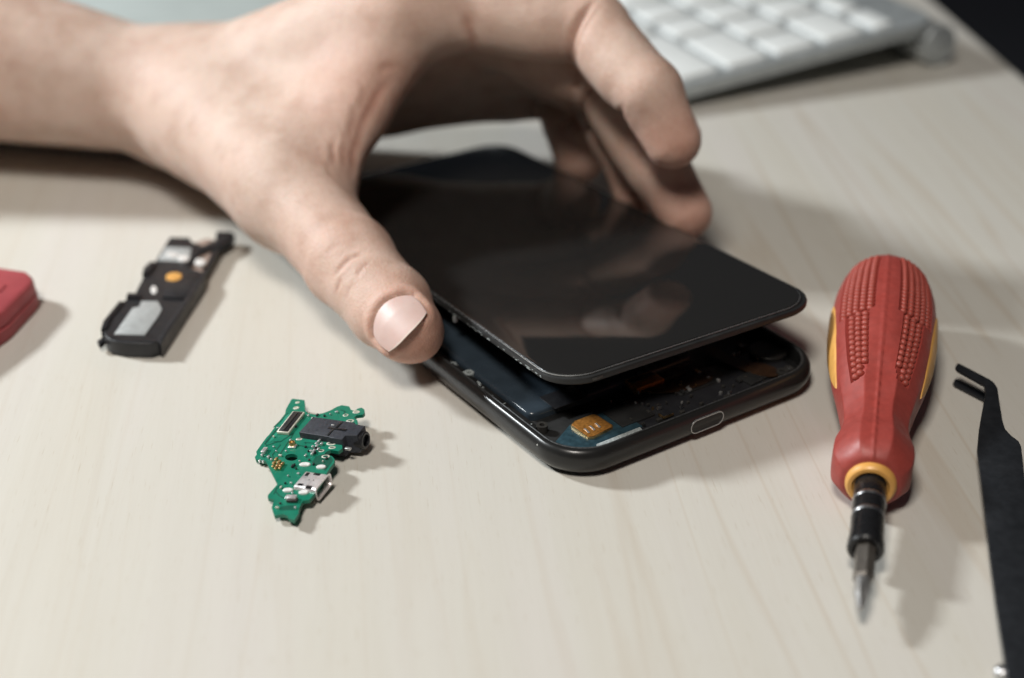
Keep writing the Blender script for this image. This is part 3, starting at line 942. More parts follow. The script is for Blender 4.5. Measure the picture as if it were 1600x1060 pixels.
# ================================================================== SCREWDRIVER
MAT.update(
    red=simple('red rubber', (0.30, 0.046, 0.036), 0.46, vscale=700, var=.10, bmp=.18, bscale=3500),
    redbead=simple('red rubber beads', (0.32, 0.054, 0.038), 0.5, vscale=900, var=.10),
    yellow=simple('orange yellow plastic', (0.66, 0.34, 0.085), 0.42, vscale=600, var=.08),
    chuck=simple('gloss black metal', (0.010, 0.010, 0.011), 0.22, vscale=900),
    bit=simple('bit steel', (0.20, 0.18, 0.16), 0.36, 0.7, vscale=1500, bmp=.15, bscale=2500),
    tipsteel=simple('bright tip steel', (0.42, 0.41, 0.40), 0.35, 0.8, vscale=1500),
)
def build_screwdriver():
    a, b = on_z(1386, 434, 12.3), on_z(1345, 951, 5.6)
    X = nrm(b - a); Y = nrm(np.cross([0, 0, 1], X)); Z = np.cross(X, Y)
    root = empty('screwdriver', frame(a, X, Y, Z))
    tag(root, 'small red rubber screwdriver with beaded grip, yellow collar and cross tip', 'screwdriver')
    L = np.linalg.norm(b - a)
    def s_at(py):
        lo, hi = 0, L + 5
        for _ in range(40):
            m = (lo + hi) / 2
            if px_of(a + X * m)[1] < py: lo = m
            else: hi = m
        return lo
    sc = s_at(756)                                         # where the collar sits
    k = sc / 100.0
    UA, UB = s_at(486 + 64) / k, s_at(575 + 58) / k       # where the bead columns narrow and end
    R_ = [(0, 0.3), (.4, 3.2), (1.3, 5.4), (3, 7.3), (6, 9.0), (11, 10.5), (18, 11.4), (28, 11.9), (38, 11.8), (48, 11.2), (58, 9.9), (67, 8.3), (75, 7.0), (80, 6.75), (84, 7.2), (88, 8.1), (92, 8.35), (95.5, 8.0), (98.5, 6.9), (99.6, 5.6)]
    S0 = np.array([q[0] for q in R_]) * k; R0 = np.array([q[1] for q in R_])
    # smooth the profile
    ss = np.concatenate([S0[0] + (S0[3] - S0[0]) * np.linspace(0, 1, 14)[:-1] ** 1.6, np.linspace(S0[3], S0[-1], 190)])
    rr = np.interp(ss, S0, R0)
    for _ in range(6): rr[14:-2] = .25 * rr[13:-3] + .5 * rr[14:-2] + .25 * rr[15:-1]
    def rad(s, phi):
        """phi = 0 on top, positive towards +Y"""
        r = np.interp(s, ss, rr)
        u = s / k
        oct_ = math.cos(math.pi / 8) / np.cos((phi + math.pi / 8) % (math.pi / 4) - math.pi / 8)
        wgt = np.clip((u - 60) / 12, 0, 1) * np.clip((100 - u) / 4, 0.3, 1)
        r = r * (1 + (oct_ * 1.04 - 1) * wgt * .85)
        # flat wedge on the top of the neck
        hw = np.clip((u - 52) / 10, 0, 1) * np.clip((88 - u) / 4, 0, 1)
        flat = np.interp(s, ss, rr) * .93 / np.maximum(np.cos(phi), .2)
        r = np.where(np.abs(phi) < .95, r + (np.minimum(r, flat) - r) * hw, r)
        return r
    def in_panel(u, phi):
        d = np.degrees(np.abs(phi))
        wide = (u > 6) & (u < UA) & (d > 13.5) & (d < 58)
        nar = (u >= UA) & (u < UB + 1.2) & (d > 18.5 + np.clip((u - UB + 4) * 1.2, 0, 9)) & (d < 46)
        return wide | nar
    n = 180
    ph = np.linspace(-math.pi, math.pi, n, endpoint=False)
    rings = []
    for s in ss:
        r = rad(s, ph)
        r = r - np.where(in_panel(s / k, ph), .8, 0)
        r = r + .22 * np.exp(-((ph + .05) * np.maximum(r, 1) / .32) ** 2) * (s / k > 4) * (1 + .3 * math.sin(s * 2.1))
        rings.append([(s, r[i] * math.sin(ph[i]), r[i] * math.cos(ph[i])) for i in range(n)])
    mesh_obj('handle', *loft(rings), MAT['red'], root, True, 45)
    def P(s, phi, off=0):
        r = float(rad(s, np.array(phi))) + off
        return np.array([s, r * math.sin(phi), r * math.cos(phi)])
    for sg in (-1, 1):
        bm = bmesh.new()
        cols = [(d, 7.5, UA - .5, 1.55) for d in (18.5, 27, 35.5, 44, 52.5)] + [(d, UA + 1, UB, 1.75) for d in (23.5, 32, 40.5)]
        for d, u0, u1, st in cols:
            s = u0 * k + (.4 if int(d * 2) % 2 else 0)
            while s < u1 * k:
                phi = sg * math.radians(d)
                if d < 25 and s / k > UB - 3: break
                r_ = bmesh.ops.create_icosphere(bm, subdivisions=2, radius=.84)
                bmesh.ops.scale(bm, vec=(1.0, 1.0, 1.0), verts=r_['verts'])
                bmesh.ops.translate(bm, vec=P(s, phi, -.62), verts=r_['verts'])
                s += st
        bm_obj('grip_pad', bm, MAT['redbead'], root)
        # yellow inserts on the flanks
        V, Fc = [], []
        m_, q_ = 44, 12
        for i in range(m_ + 1):
            u = 27 + 37 * i / m_
            hw = math.radians(19) * max(0.0, math.sin(math.pi * min(1, (i / m_) * .92 + .08))) ** .6 + 1e-4
            for j in range(q_ + 1):
                phi = sg * (math.radians(80) + hw * (-1 + 2 * j / q_))
                e = min(1, (1 - abs(-1 + 2 * j / q_)) * 5)
                V.append(P(u * k, phi, -.25 + .5 * e))
        for i in range(m_):
            for j in range(q_):
                q0 = i * (q_ + 1) + j
                Fc.append((q0, q0 + 1, q0 + q_ + 2, q0 + q_ + 1))
        mesh_obj('side_insert', V, Fc, MAT['yellow'], root)
    # collar, chuck, rings, bit
    mesh_obj('collar', *loft([[(s, r * math.cos(t), r * math.sin(t)) for t in np.linspace(0, 2 * math.pi, 48, endpoint=False)]
             for s, r in ((sc - 2, 4.9), (sc + .3, 5.0), (sc + .9, 4.85), (sc + 1.3, 4.4), (sc + 1.35, 3.7), (sc + .6, 3.3))]), MAT['yellow'], root)
    s1, s2, s3 = s_at(787), s_at(811), s_at(861)
    ck = mesh_obj('chuck', *lathe([(sc - .5, 3.15), (s1 - .5, 3.15), (s1 - .45, 3.0), (s1 + .45, 3.0), (s1 + .5, 3.15), (s2 - .5, 3.15), (s2 - .45, 3.0), (s2 + .45, 3.0), (s2 + .5, 3.15),
                (s3 - 2.6, 3.2), (s3 - 2.45, 3.4), (s3 - .5, 3.45), (s3, 3.15), (s3 + .02, 2.35), (s3 - 1.6, 2.25)], 48), MAT['chuck'], root, True, 30)
    for q in (s1, s2):
        mesh_obj('chuck_band', *lathe([(q - .46, 2.9), (q - .45, 3.2), (q - .25, 3.28), (q + .25, 3.28), (q + .45, 3.2), (q + .46, 2.9)], 48), MAT['steel'], ck)
    s4 = s_at(908)
    hexr = lambda s, r: [(s, r * math.cos(t + .35), r * math.sin(t + .35)) for t in np.linspace(0, 2 * math.pi, 6, endpoint=False)]
    bt = mesh_obj('bit', *loft([hexr(s3 - 1.4, 2.0), hexr(s4 - .6, 2.0), hexr(s4, 1.5)]), MAT['bit'], root, False)
    t = np.linspace(0, 2 * math.pi, 32, endpoint=False)
    rg = []
    for q in np.linspace(0, 1, 12):
        s = s4 - .5 + (L - s4 + .5) * q
        r0 = 1.45 if q < .45 else 1.45 * (1 - (q - .45) / .55 * .62)
        dep = .45 * min(1, max(0, (q - .15) / .4))
        rg.append([(s, r0 * (1 - dep * (.5 - .5 * math.cos(4 * a_))) * math.cos(a_ + .4), r0 * (1 - dep * (.5 - .5 * math.cos(4 * a_))) * math.sin(a_ + .4)) for a_ in t])
    mesh_obj('cross_tip', *loft(rg), MAT['tipsteel'], bt)
    bm = bmesh.new()
    for (s, yy) in ((s3 + 3.2, .25), (s3 + 4.1, -.1), (s3 + 5.6, .2)):
        r_ = bmesh.ops.create_icosphere(bm, subdivisions=2, radius=.33); bmesh.ops.translate(bm, vec=(s, yy + .2, 1.62), verts=r_['verts'])
    bm_obj('size_stamp', bm, MAT['bit'], bt)
build_screwdriver()

# ================================================================== TWEEZERS
MAT['tw'] = simple('black anodised steel', (0.026, 0.028, 0.032), 0.33, 0.4, vscale=500, var=.2, bmp=.1, bscale=1500)
def prism(name, top, th, mat, parent, bev=.18):
    """an outline in space (mm, any height) given thickness downwards"""
    bm = bmesh.new()
    vs = [bm.verts.new(p) for p in top]
    f = bm.faces.new(vs)
    ext = bmesh.ops.extrude_face_region(bm, geom=[f])
    nv = [v for v in ext['geom'] if isinstance(v, bmesh.types.BMVert)]
    bmesh.ops.translate(bm, vec=(0, 0, -th), verts=nv)
    es = [e for e in bm.edges if all(v in vs for v in e.verts)]
    if bev: bmesh.ops.bevel(bm, geom=es, offset=bev, segments=2, affect='EDGES', profile=.5, clamp_overlap=True)
    bmesh.ops.triangulate(bm, faces=[f for f in bm.faces if len(f.verts) > 4])
    return bm_obj(name, bm, mat, parent, True, 40)

def build_tweezers():
    o = on_z(1575, 800, 0)
    root = empty('tweezers', frame(o, (1, 0, 0), (0, 1, 0), (0, 0, 1)))
    tag(root, 'black steel tweezers with bent fine tips lying beside the screwdriver', 'tweezers')
    def arm(px, z0, z1, dx=0, dy=0):
        out = []
        for x, y in px:
            z = z0 + (z1 - z0) * np.clip((y - 570) / 520, 0, 1.3)
            out.append(on_z(x + dx, y + dy, z) - o)
        return out
    up = [(1495, 568), (1499, 567.5), (1546, 592), (1553, 597), (1559, 606), (1562, 628), (1567, 658), (1571, 670), (1580, 680), (1592, 689), (1596, 697), (1603, 760), (1618, 860), (1636, 960), (1657, 1060), (1672, 1130),
          (1590, 1130), (1574, 1060), (1565, 1000), (1556, 940), (1547, 870), (1539, 800), (1531, 735), (1527, 702), (1530, 668), (1536, 634), (1540, 614), (1538, 601), (1496, 577.5), (1493, 573)]
    lowr = [(1492, 592), (1496, 591.5), (1544, 616), (1551, 621), (1556, 629), (1560, 650), (1565, 680), (1569, 692), (1578, 702), (1588, 711), (1592, 719), (1599, 780), (1612, 880), (1630, 980), (1655, 1070), (1670, 1130),
            (1592, 1130), (1578, 1068), (1567, 1010), (1559, 950), (1551, 890), (1543, 820), (1535, 755), (1531, 722), (1534, 688), (1538, 650), (1540, 632), (1537, 624), (1492, 601), (1489, 597)]
    prism('upper_arm', arm(up, 5.6, 3.4), .75, MAT['tw'], root, .25)
    prism('lower_arm', arm(lowr, .9, 1.7), .7, MAT['tw'], root, .25)
    p = on_z(1573, 1043, 2.6) - o
    bm = bmesh.new(); r_ = bmesh.ops.create_icosphere(bm, subdivisions=3, radius=1.5)
    bmesh.ops.scale(bm, vec=(1, 1, .7), verts=r_['verts']); bmesh.ops.translate(bm, vec=p + np.array([-.5, 0, -.9]), verts=r_['verts'])
    bm_obj('end_stud', bm, MAT['steel'], root)
build_tweezers()
# ================================================================== LOOSE BOARDS
class Plane:
    """a flat part lying at a slant: three points seen in the photograph with their heights over the table"""
    def __init__(self, trip):
        A, B, C_ = (on_z(*t) for t in trip)
        self.o = (A + B + C_) / 3
        n = nrm(np.cross(B - A, C_ - A)); n = n if n[2] > 0 else -n
        self.x = nrm(B - A); self.y = np.cross(n, self.x); self.n = n
    def loc(self, px, py, h=0.0):
        d = ray(px, py)
        t = ((self.o + self.n * h - CAM) @ self.n) / (d @ self.n)
        q = CAM + d * t - self.o
        return (q @ self.x, q @ self.y)
    def M(self): return frame(self.o, self.x, self.y, self.n)

def slab_holes(name, outer, holes, z0, z1, mat, parent):
    bm = bmesh.new()
    es = []
    for lp in [outer] + holes:
        vs = [bm.verts.new((p[0], p[1], z1)) for p in lp]
        es += [bm.edges.new((vs[i], vs[(i + 1) % len(vs)])) for i in range(len(vs))]
    bmesh.ops.triangle_fill(bm, edges=es, use_beauty=True, use_dissolve=False)
    ext = bmesh.ops.extrude_face_region(bm, geom=bm.faces[:])
    bmesh.ops.translate(bm, vec=(0, 0, z0 - z1), verts=[v for v in ext['geom'] if isinstance(v, bmesh.types.BMVert)])
    return bm_obj(name, bm, mat, parent, True, 30)

def smooth_loop(pts, it=1):
    pts = [np.array(p, float) for p in pts]
    for _ in range(it):
        out = []
        for i in range(len(pts)):
            a, b = pts[i], pts[(i + 1) % len(pts)]
            out += [a * .75 + b * .25, a * .25 + b * .75]
        pts = out
    return [tuple(p) for p in pts]

def tube2d(bm, pts, w, z, h=.05):
    for a, b in zip(pts[:-1], pts[1:]):
        a, b = np.array(a), np.array(b); d = nrm(np.append(b - a, 0))[:2]; q = np.array([-d[1], d[0]]) * w / 2
        vs = [bm.verts.new((*p, z)) for p in (a - q - d * w * .3, b - q + d * w * .3, b + q + d * w * .3, a + q - d * w * .3)]
        f = bm.faces.new(vs)
        e = bmesh.ops.extrude_face_region(bm, geom=[f])
        bmesh.ops.translate(bm, vec=(0, 0, h), verts=[v for v in e['geom'] if isinstance(v, bmesh.types.BMVert)])

MAT.update(
    pcb=simple('green solder mask', (0.006, 0.155, 0.095), 0.32, vscale=500, var=.12, spec=.5),
    pcb_dark=simple('green mask over copper', (0.003, 0.075, 0.046), 0.35, vscale=500, var=.1),
    pcb_lite=simple('light green mask', (0.018, 0.22, 0.145), 0.35, vscale=500, var=.1),
    padrim=simple('tinned pad', (0.72, 0.70, 0.60), 0.4, 0.5, vscale=2500),
    jack=simple('black grained plastic', (0.024, 0.027, 0.036), 0.5, vscale=1200, var=.3, bmp=.3, bscale=2200),
    usbm=simple('nickel shell', (0.78, 0.74, 0.74), 0.3, 0.75, vscale=1500),
    white=simple('white solder', (0.80, 0.79, 0.77), 0.4, 0.3, vscale=3000, bmp=.3, bscale=2500),
)
def build_pcb():
    K = 4.415
    def p(zx, zy): return (360 + zx / K, 600 + zy / K)
    pl = Plane([(400, 705, 1.4), (575, 650, 4.8), (450, 815, 2.2)])
    def q(zx, zy, h=0): return pl.loc(*p(zx, zy), h)
    root = empty('charging_board', pl.M())
    tag(root, 'green charging circuit board with black headphone socket and silver usb port', 'circuit board')
    out = [(420, 108), (432, 103), (510, 112), (515, 150), (514, 180), (530, 200), (580, 212), (640, 202), (690, 183), (735, 158), (768, 147), (820, 156), (832, 180), (858, 186), (880, 170), (905, 164), (924, 178), (925, 200), (912, 213), (870, 217), (852, 235), (876, 252), (880, 285),
           (800, 330), (770, 415), (772, 445), (745, 465), (690, 456), (660, 470), (648, 488), (700, 498), (718, 520), (716, 545), (690, 575), (650, 640), (590, 740), (570, 770), (545, 800), (500, 806), (486, 830), (472, 868), (470, 895), (440, 940), (402, 930), (392, 908), (360, 900), (330, 902), (303, 912),
           (284, 855), (302, 800), (258, 788), (258, 768), (325, 692), (285, 610), (245, 533), (175, 522), (168, 505), (182, 488), (178, 468), (215, 415), (250, 368), (268, 350), (320, 280), (378, 205), (382, 178)]
    def circ(zx, zy, rx, ry, n=14): return [q(zx + rx * math.cos(2 * math.pi * i / n), zy + ry * math.sin(2 * math.pi * i / n)) for i in range(n)]
    holes = [circ(421, 507, 44, 24, 20), circ(454, 167, 16, 10), circ(463, 129, 11, 6)]
    slab_holes('circuit_board', [q(*t) for t in out], holes, -.8, 0, MAT['pcb'], root)
    def cyl2(name, zx, zy, rx, mat, z1, hole=0.0, sx=1.0, rz=0.0):
        c = q(zx, zy); r = rx
        n = 20
        def loop(r_, z): return [(c[0] + r_ * (sx * math.cos(a) * math.cos(rz) - math.sin(a) * math.sin(rz)), c[1] + r_ * (sx * math.cos(a) * math.sin(rz) + math.sin(a) * math.cos(rz)), z) for a in np.linspace(0, 2 * math.pi, n, endpoint=False)]
        rg = [loop(r, .0), loop(r, z1 * .6), loop(r * .85, z1)]
        if hole:
            rg += [loop(r * hole, z1), loop(r * hole, .0)]
            return mesh_obj(name, *loft(rg, True, False), MAT[mat], root)
        return mesh_obj(name, *loft(rg), MAT[mat], root)
    ux = nrm(np.append(np.array(q(700, 400)) - np.array(q(500, 400)), 0))[:2]
    ang = math.atan2(ux[1], ux[0])
    # axes of the board: the long connector gives one, the socket the other
    c0, c1 = np.array(q(360, 345)), np.array(q(470, 205)); va = math.atan2(*(c1 - c0)[::-1])
    # masked copper areas and traces
    bm = bmesh.new()
    for tr in ([(330, 400), (250, 425), (238, 415), (350, 290)], [(300, 400), (345, 400), (435, 340), (420, 370), (360, 460), (320, 520), (300, 520), (290, 490), (345, 420)],
               [(495, 210), (505, 240), (480, 250)], [(520, 415), (515, 405), (545, 408), (580, 410)], [(300, 760), (320, 720), (345, 697)], [(315, 745), (335, 770), (370, 790)],
               [(262, 495), (285, 520)], [(300, 300), (395, 205)], [(245, 400), (330, 300)], [(760, 180), (790, 190), (785, 210)], [(470, 425), (500, 430), (560, 440)]):
        tube2d(bm, [q(*t) for t in tr], .26, .012, .03)
    bm_obj('circuit_traces', bm, MAT['pcb_dark'], root, False)
    slab('copper_area', [q(*t) for t in ((590, 500), (640, 485), (695, 505), (708, 525), (690, 555), (655, 600), (560, 545))], .002, .03, MAT['pcb_dark'], root, 0)
    slab('copper_area', [q(*t) for t in ((345, 845), (455, 835), (450, 870), (340, 872))], .002, .03, MAT['pcb_dark'], root, 0)
    slab('copper_area', [q(*t) for t in ((385, 215), (440, 200), (350, 320), (290, 390), (265, 400))], .002, .025, MAT['pcb_lite'], root, 0)
    # board to board connector
    w = np.linalg.norm(c1 - c0)
    M_ = empty('board_connector'); M_.parent = root
    M_.location = Vector((*((c0 + c1) / 2 + np.array(q(420, 280)) - np.array(q(415, 275))), 0)) * MM; M_.rotation_euler = (0, 0, va)
    lw = w * 1.02
    box_obj('connector_shell', (0, 0, .35), (lw, 2.9, .7), MAT['padrim'], M_, .1)
    box_obj('connector_body', (0, 0, .45), (lw * .93, 2.2, .8), MAT['blackpl'], M_, .08)
    box_obj('connector_tongue', (0, 0, .9), (lw * .84, .5, .2), MAT['motor'], M_, .05)
    # headphone socket
    J0, J1, J2 = np.array(q(478, 352, .8)), np.array(q(560, 243, .8)), np.array(q(775, 395, .8))
    jx = nrm(np.append(J2 - J0, 0))[:2]; jang = math.atan2(jx[1], jx[0]); jl = np.linalg.norm(J2 - J0)
    jy = np.array([-jx[1], jx[0]]); jw = (J1 - J0) @ jy
    if jw < 0: jy, jw = -jy, -jw
    jk = empty('headphone_socket'); jk.parent = root
    jk.location = Vector((*(J0), 0)) * MM; jk.rotation_euler = (0, 0, jang)
    sg = 1 if jy @ np.array([-jx[1], jx[0]]) > 0 else -1
    shp = [(0, 0), (jl * .72, -.1), (jl * .72, -.35), (jl * 1.02, -.35), (jl * 1.02, jw * .2), (jl * 1.25, jw * .28), (jl * 1.25, jw * .88), (jl * 1.0, jw * .92), (jl * .98, jw), (0, jw)]
    slab('socket_body', [(x, y * sg) for x, y in shp], -2.9, 1.5, MAT['jack'], jk, .22, 3)
    box_obj('socket_window', (jl * .74, jw * .48 * sg, 1.51), (jl * .42, jw * .13, .10), MAT['chuck'], jk, .02)
    box_obj('socket_window', (jl * .70, jw * .72 * sg, 1.52), (jl * .06, jw * .42, .10), MAT['chuck'], jk, .02)
    box_obj('socket_window', (jl * .66, jw * .22 * sg, 1.52), (jl * .05, jw * .40, .10), MAT['chuck'], jk, .02)
    box_obj('spring_contact', (jl * .58, jw * .66 * sg, 1.5), (.7, .35, .3), MAT['tin'], jk, .05)
    # barrel
    n = 28
    cz, cy = -.8, jw * .56 * sg
    V, Fc = loft([[(s, cy + r * math.cos(t), cz + r * math.sin(t)) for t in np.linspace(0, 2 * math.pi, n, endpoint=False)] for s, r in ((jl * 1.1, 1.9), (jl * 1.31, 1.9), (jl * 1.33, 1.7), (jl * 1.33, 1.3), (jl * 1.1, 1.25))])
    mesh_obj('socket_barrel', V, Fc, MAT['blackpl'], jk)
    box_obj('socket_pin', (jl * 1.12, -.5 * sg, -.6), (1.3, .8, .5), MAT['tin'], jk, .1)
    # micro usb port
    U0, U1, U2 = np.array(q(432, 715, .6)), np.array(q(512, 597, .6)), np.array(q(580, 770, .6))
    ux_ = nrm(np.append(np.array(q(590, 740, .6)) - U0, 0))[:2]; uy_ = np.array([-ux_[1], ux_[0]])
    if uy_ @ (U1 - U0) < 0: uy_ = -uy_; sgu = -1
    else: sgu = 1
    ul = np.linalg.norm(np.array(q(590, 740, .6)) - U0); uw = (U1 - U0) @ uy_
    us = empty('usb_port'); us.parent = root
    us.location = Vector((*U0, 0)) * MM; us.rotation_euler = (0, 0, math.atan2(ux_[1], ux_[0]))
    def urect(s, g, x): return [(x, y * sgu, z) for y, z in rrect(uw - g, 2.5 - g, .75, 5, uw / 2, -.5)]
    mesh_obj('port_shell', *loft([urect(0, 0, 0), urect(0, 0, ul * .93), urect(0, -.5, ul * 1.0), urect(0, .1, ul * 1.0), urect(0, .5, ul * .9), urect(0, .5, ul * .35)], True, True), MAT['usbm'], us, True, 40)
    for (fx, fy, fw, fh) in ((.22, .18, .22, .12), (.62, .12, .26, .16), (.14, .78, .14, .2), (.52, .86, .28, .12), (.40, .50, .03, .05), (.58, .52, .03, .05)):
        box_obj('shell_slot', (ul * fx, uw * fy * sgu, .76), (ul * fw, uw * fh, .06), MAT['chuck'], us, .01)
    # pads, solder and small parts
    for zx, zy, r, sx in ((868, 195, .55, 1.5), (795, 217, .5, 1.3), (826, 257, .6, 1.5), (696, 412, .65, 1.7), (702, 440, .5, 1.6), (657, 502, .6, 1.5), (628, 462, .45, 1.4), (474, 382, .4, 1.8), (454, 167, .55, 1.2), (463, 129, .4, 1.3)):
        cyl2('solder_pad', zx, zy, r, 'padrim', .07, .62, sx, ang)
    for zx, zy, r, sx in ((515, 560, .62, 2.0), (627, 577, .6, 1.8), (398, 737, .62, 1.8), (505, 753, .62, 1.7), (578, 243, .3, 2.2), (712, 262, .25, 2.2), (810, 272, .3, 2.2)):
        cyl2('solder_joint', zx, zy, r, 'white', .35, 0, sx, ang)
    cx = cyl2('antenna_socket', 430, 425, .75, 'gold', .9, .62)
    box_obj('antenna_socket_base', (*q(430, 435), .15), (1.7, 1.3, .3), MAT['tin'], root, .05, ang)
    def chips(name, lst, mat, h=.55):
        for zx, zy, sx, sy in lst:
            box_obj(name, (*q(zx, zy), h / 2), (sx, sy, h), MAT[mat], root, .08, va + random.uniform(-.05, .05))
    chips('chip_component', [(238, 470, 1.7, .9), ], 'usbm', .7)
    chips('chip_component', [(265, 512, .7, .5), (222, 500, .6, .5), (205, 540, .6, .4), (228, 545, .5, .4), (285, 530, .4, .4)], 'tin')
    chips('chip_component', [(615, 402, .9, .5), (632, 422, .8, .5), (596, 420, .7, .5), (600, 437, .9, .6), (570, 442, .6, .4), (580, 470, .8, .5), (610, 460, .6, .5), (568, 490, .8, .5), (558, 472, .5, .4)], 'tin')
    chips('chip_component', [(588, 452, .7, .5), (585, 482, .6, .4), (432, 575, .8, .5), (445, 565, .4, .3)], 'blackpl')
    chips('gold_component', [(320, 530, .8, .6), (340, 548, .9, .6), (305, 555, .8, .6), (330, 570, .9, .6), (352, 575, .8, .6), (365, 560, .7, .6), (318, 590, .9, .5), (345, 592, .7, .5), (298, 577, .6, .5)], 'gold', .6)
    r3 = random.Random(4)
    for zx, zy in ((300, 440), (318, 470), (345, 500), (385, 470), (520, 440), (540, 470), (520, 500), (480, 540), (455, 590), (470, 625), (400, 640), (380, 690), (350, 720), (420, 690), (545, 530), (575, 560),
                   (600, 220), (650, 225), (690, 215), (735, 200), (540, 225), (330, 310), (300, 370), (415, 395), (455, 300), (500, 330), (640, 540), (665, 520), (345, 830), (325, 860), (450, 860), (430, 760)):
        box_obj('chip_component', (*q(zx, zy), .2), (.3 + .5 * r3.random(), .25 + .2 * r3.random(), .4), MAT[r3.choice(['tin', 'padrim', 'blackpl', 'tin', 'motor'])], root, .04, va + r3.choice((0, 1.571)))
    mc = box_obj('microphone', (*q(424, 800), .45), (2.3, 1.1, .9), MAT['usbm'], root, .12, ang)
    box_obj('microphone_face', (*q(430, 812), .35), (2.2, 1.0, .6), MAT['motor'], root, .05, ang)
build_pcb()

# ---------------------------------------------------------------- loudspeaker module
def build_speaker():
    def p(zx, zy): return (zx / 4.0, 330 + zy / 4.0)
    H = 4.0
    pl = Plane([(160, 535, H), (255, 540, H), (330, 365, H)])
    def q(zx, zy, h=0): return pl.loc(*p(zx, zy), h)
    root = empty('speaker_module', pl.M())
    tag(root, 'black phone loudspeaker module with a square silver plate, lying by the thumb', 'speaker module')
    body = [(690, 770), (648, 742), (650, 700), (700, 630), (755, 570), (792, 545), (840, 517), (892, 415), (900, 375), (965, 318), (1030, 210), (1062, 158), (1180, 160), (1205, 195), (1245, 200),
            (1215, 265), (1200, 300), (1150, 340), (1275, 378), (1262, 420), (1160, 580), (1000, 800), (985, 820), (905, 815), (880, 785)]
    hole = [q(960 + 20 * math.cos(a), 487 + 26 * math.sin(a)) for a in np.linspace(0, 2 * math.pi, 14, endpoint=False)]
    slab_holes('housing', [q(*t) for t in body], [hole], -2.6, -.3, MAT['blackpl'], root)
    # near end wall, curved, and its lower skirt
    slab('end_wall', [q(*t) for t in ((648, 745), (690, 772), (760, 785), (880, 788), (890, 800), (985, 805), (1000, 800), (995, 815), (940, 830), (780, 825), (690, 808), (655, 780))], -3.7, .1, MAT['blackpl'], root, .25, 3)
    slab('side_wall', [q(*t) for t in ((1262, 385), (1280, 380), (1275, 425), (1005, 830), (985, 812))], -3.7, .15, MAT['blackpl'], root, .2, 3)
    slab('side_wall', [q(*t) for t in ((630, 740), (645, 690), (745, 565), (775, 568), (700, 660), (665, 735))], -3.4, .2, MAT['blackpl'], root, .2, 2)
    slab('foot_tab', [q(*t) for t in ((602, 778), (632, 758), (652, 770), (640, 785), (615, 800))], -2.6, -1.4, MAT['blackpl'], root, .1)
    slab('raised_deck', [q(*t) for t in ((1015, 540), (1045, 440), (1150, 390), (1255, 395), (1160, 550))], -.4, .25, MAT['blackpl'], root, .15)
    slab('latch_block', [q(*t) for t in ((890, 400), (900, 362), (945, 322), (975, 330), (930, 395))], -2, .5, MAT['blackpl'], root, .15)
    slab('latch_block', [q(*t) for t in ((790, 545), (800, 520), (880, 525), (872, 548))], -2, .5, MAT['blackpl'], root, .15)
    slab('bright_hole_plug', hole, -1.2, -.25, MAT['white'], root, .05)  # white plug added so that the hole looks lit
    # silver diaphragm plate
    slab('silver_plate', [q(*t) for t in ((712, 768), (828, 604), (868, 596), (885, 562), (985, 562), (1012, 610), (992, 650), (905, 772))], -.35, -.05, MAT['silver'], root, .08)
    slab('silver_flex', [q(*t) for t in ((985, 305), (1035, 222), (1195, 228), (1185, 300), (1130, 312))], -.3, -.1, MAT['silver'], root, .05)
    for zx, zy, a, b in ((1147, 297, 36, 20), (1250, 322, 34, 22), (1080, 275, 40, 14)):
        slab('contact_pad', [q(zx + a * math.cos(t), zy + b * math.sin(t)) for t in np.linspace(0, 2 * math.pi, 14, endpoint=False)], -.2, .22, MAT['white'], root, .06)
    slab('gold_contact', smooth_loop([q(*t) for t in ((1032, 425), (1052, 397), (1105, 390), (1140, 405), (1128, 435), (1075, 448))]), -.3, .42, MAT['yellow'], root, .05)
    # carrier arm with tongue towards the hand
    slab('carrier_arm', [q(*t) for t in ((1205, 200), (1270, 205), (1345, 170), (1352, 118), (1440, 120), (1466, 135), (1442, 175), (1385, 207), (1250, 245), (1190, 330), (1150, 340), (1200, 270))], -2.4, -.4, MAT['blackpl'], root, .15)
    slab('outer_rail', [q(*t) for t in ((1340, 205), (1378, 207), (1290, 365), (1275, 380), (1258, 378))], -2.4, -.6, MAT['blackpl'], root, .1)
    slab('clear_flex', [q(*t) for t in ((1240, 255), (1345, 215), (1272, 375), (1180, 345))], -1.6, -1.45, MAT['flex'], root, 0)
    slab('clear_flex', [q(*t) for t in ((1205, 170), (1290, 140), (1345, 155), (1340, 178), (1270, 200), (1215, 195))], -1.6, -1.45, MAT['flex'], root, 0)
MAT['flex'] = simple('brownish flex film', (0.33, 0.25, 0.21), 0.35, vscale=500, var=.15)
build_speaker()
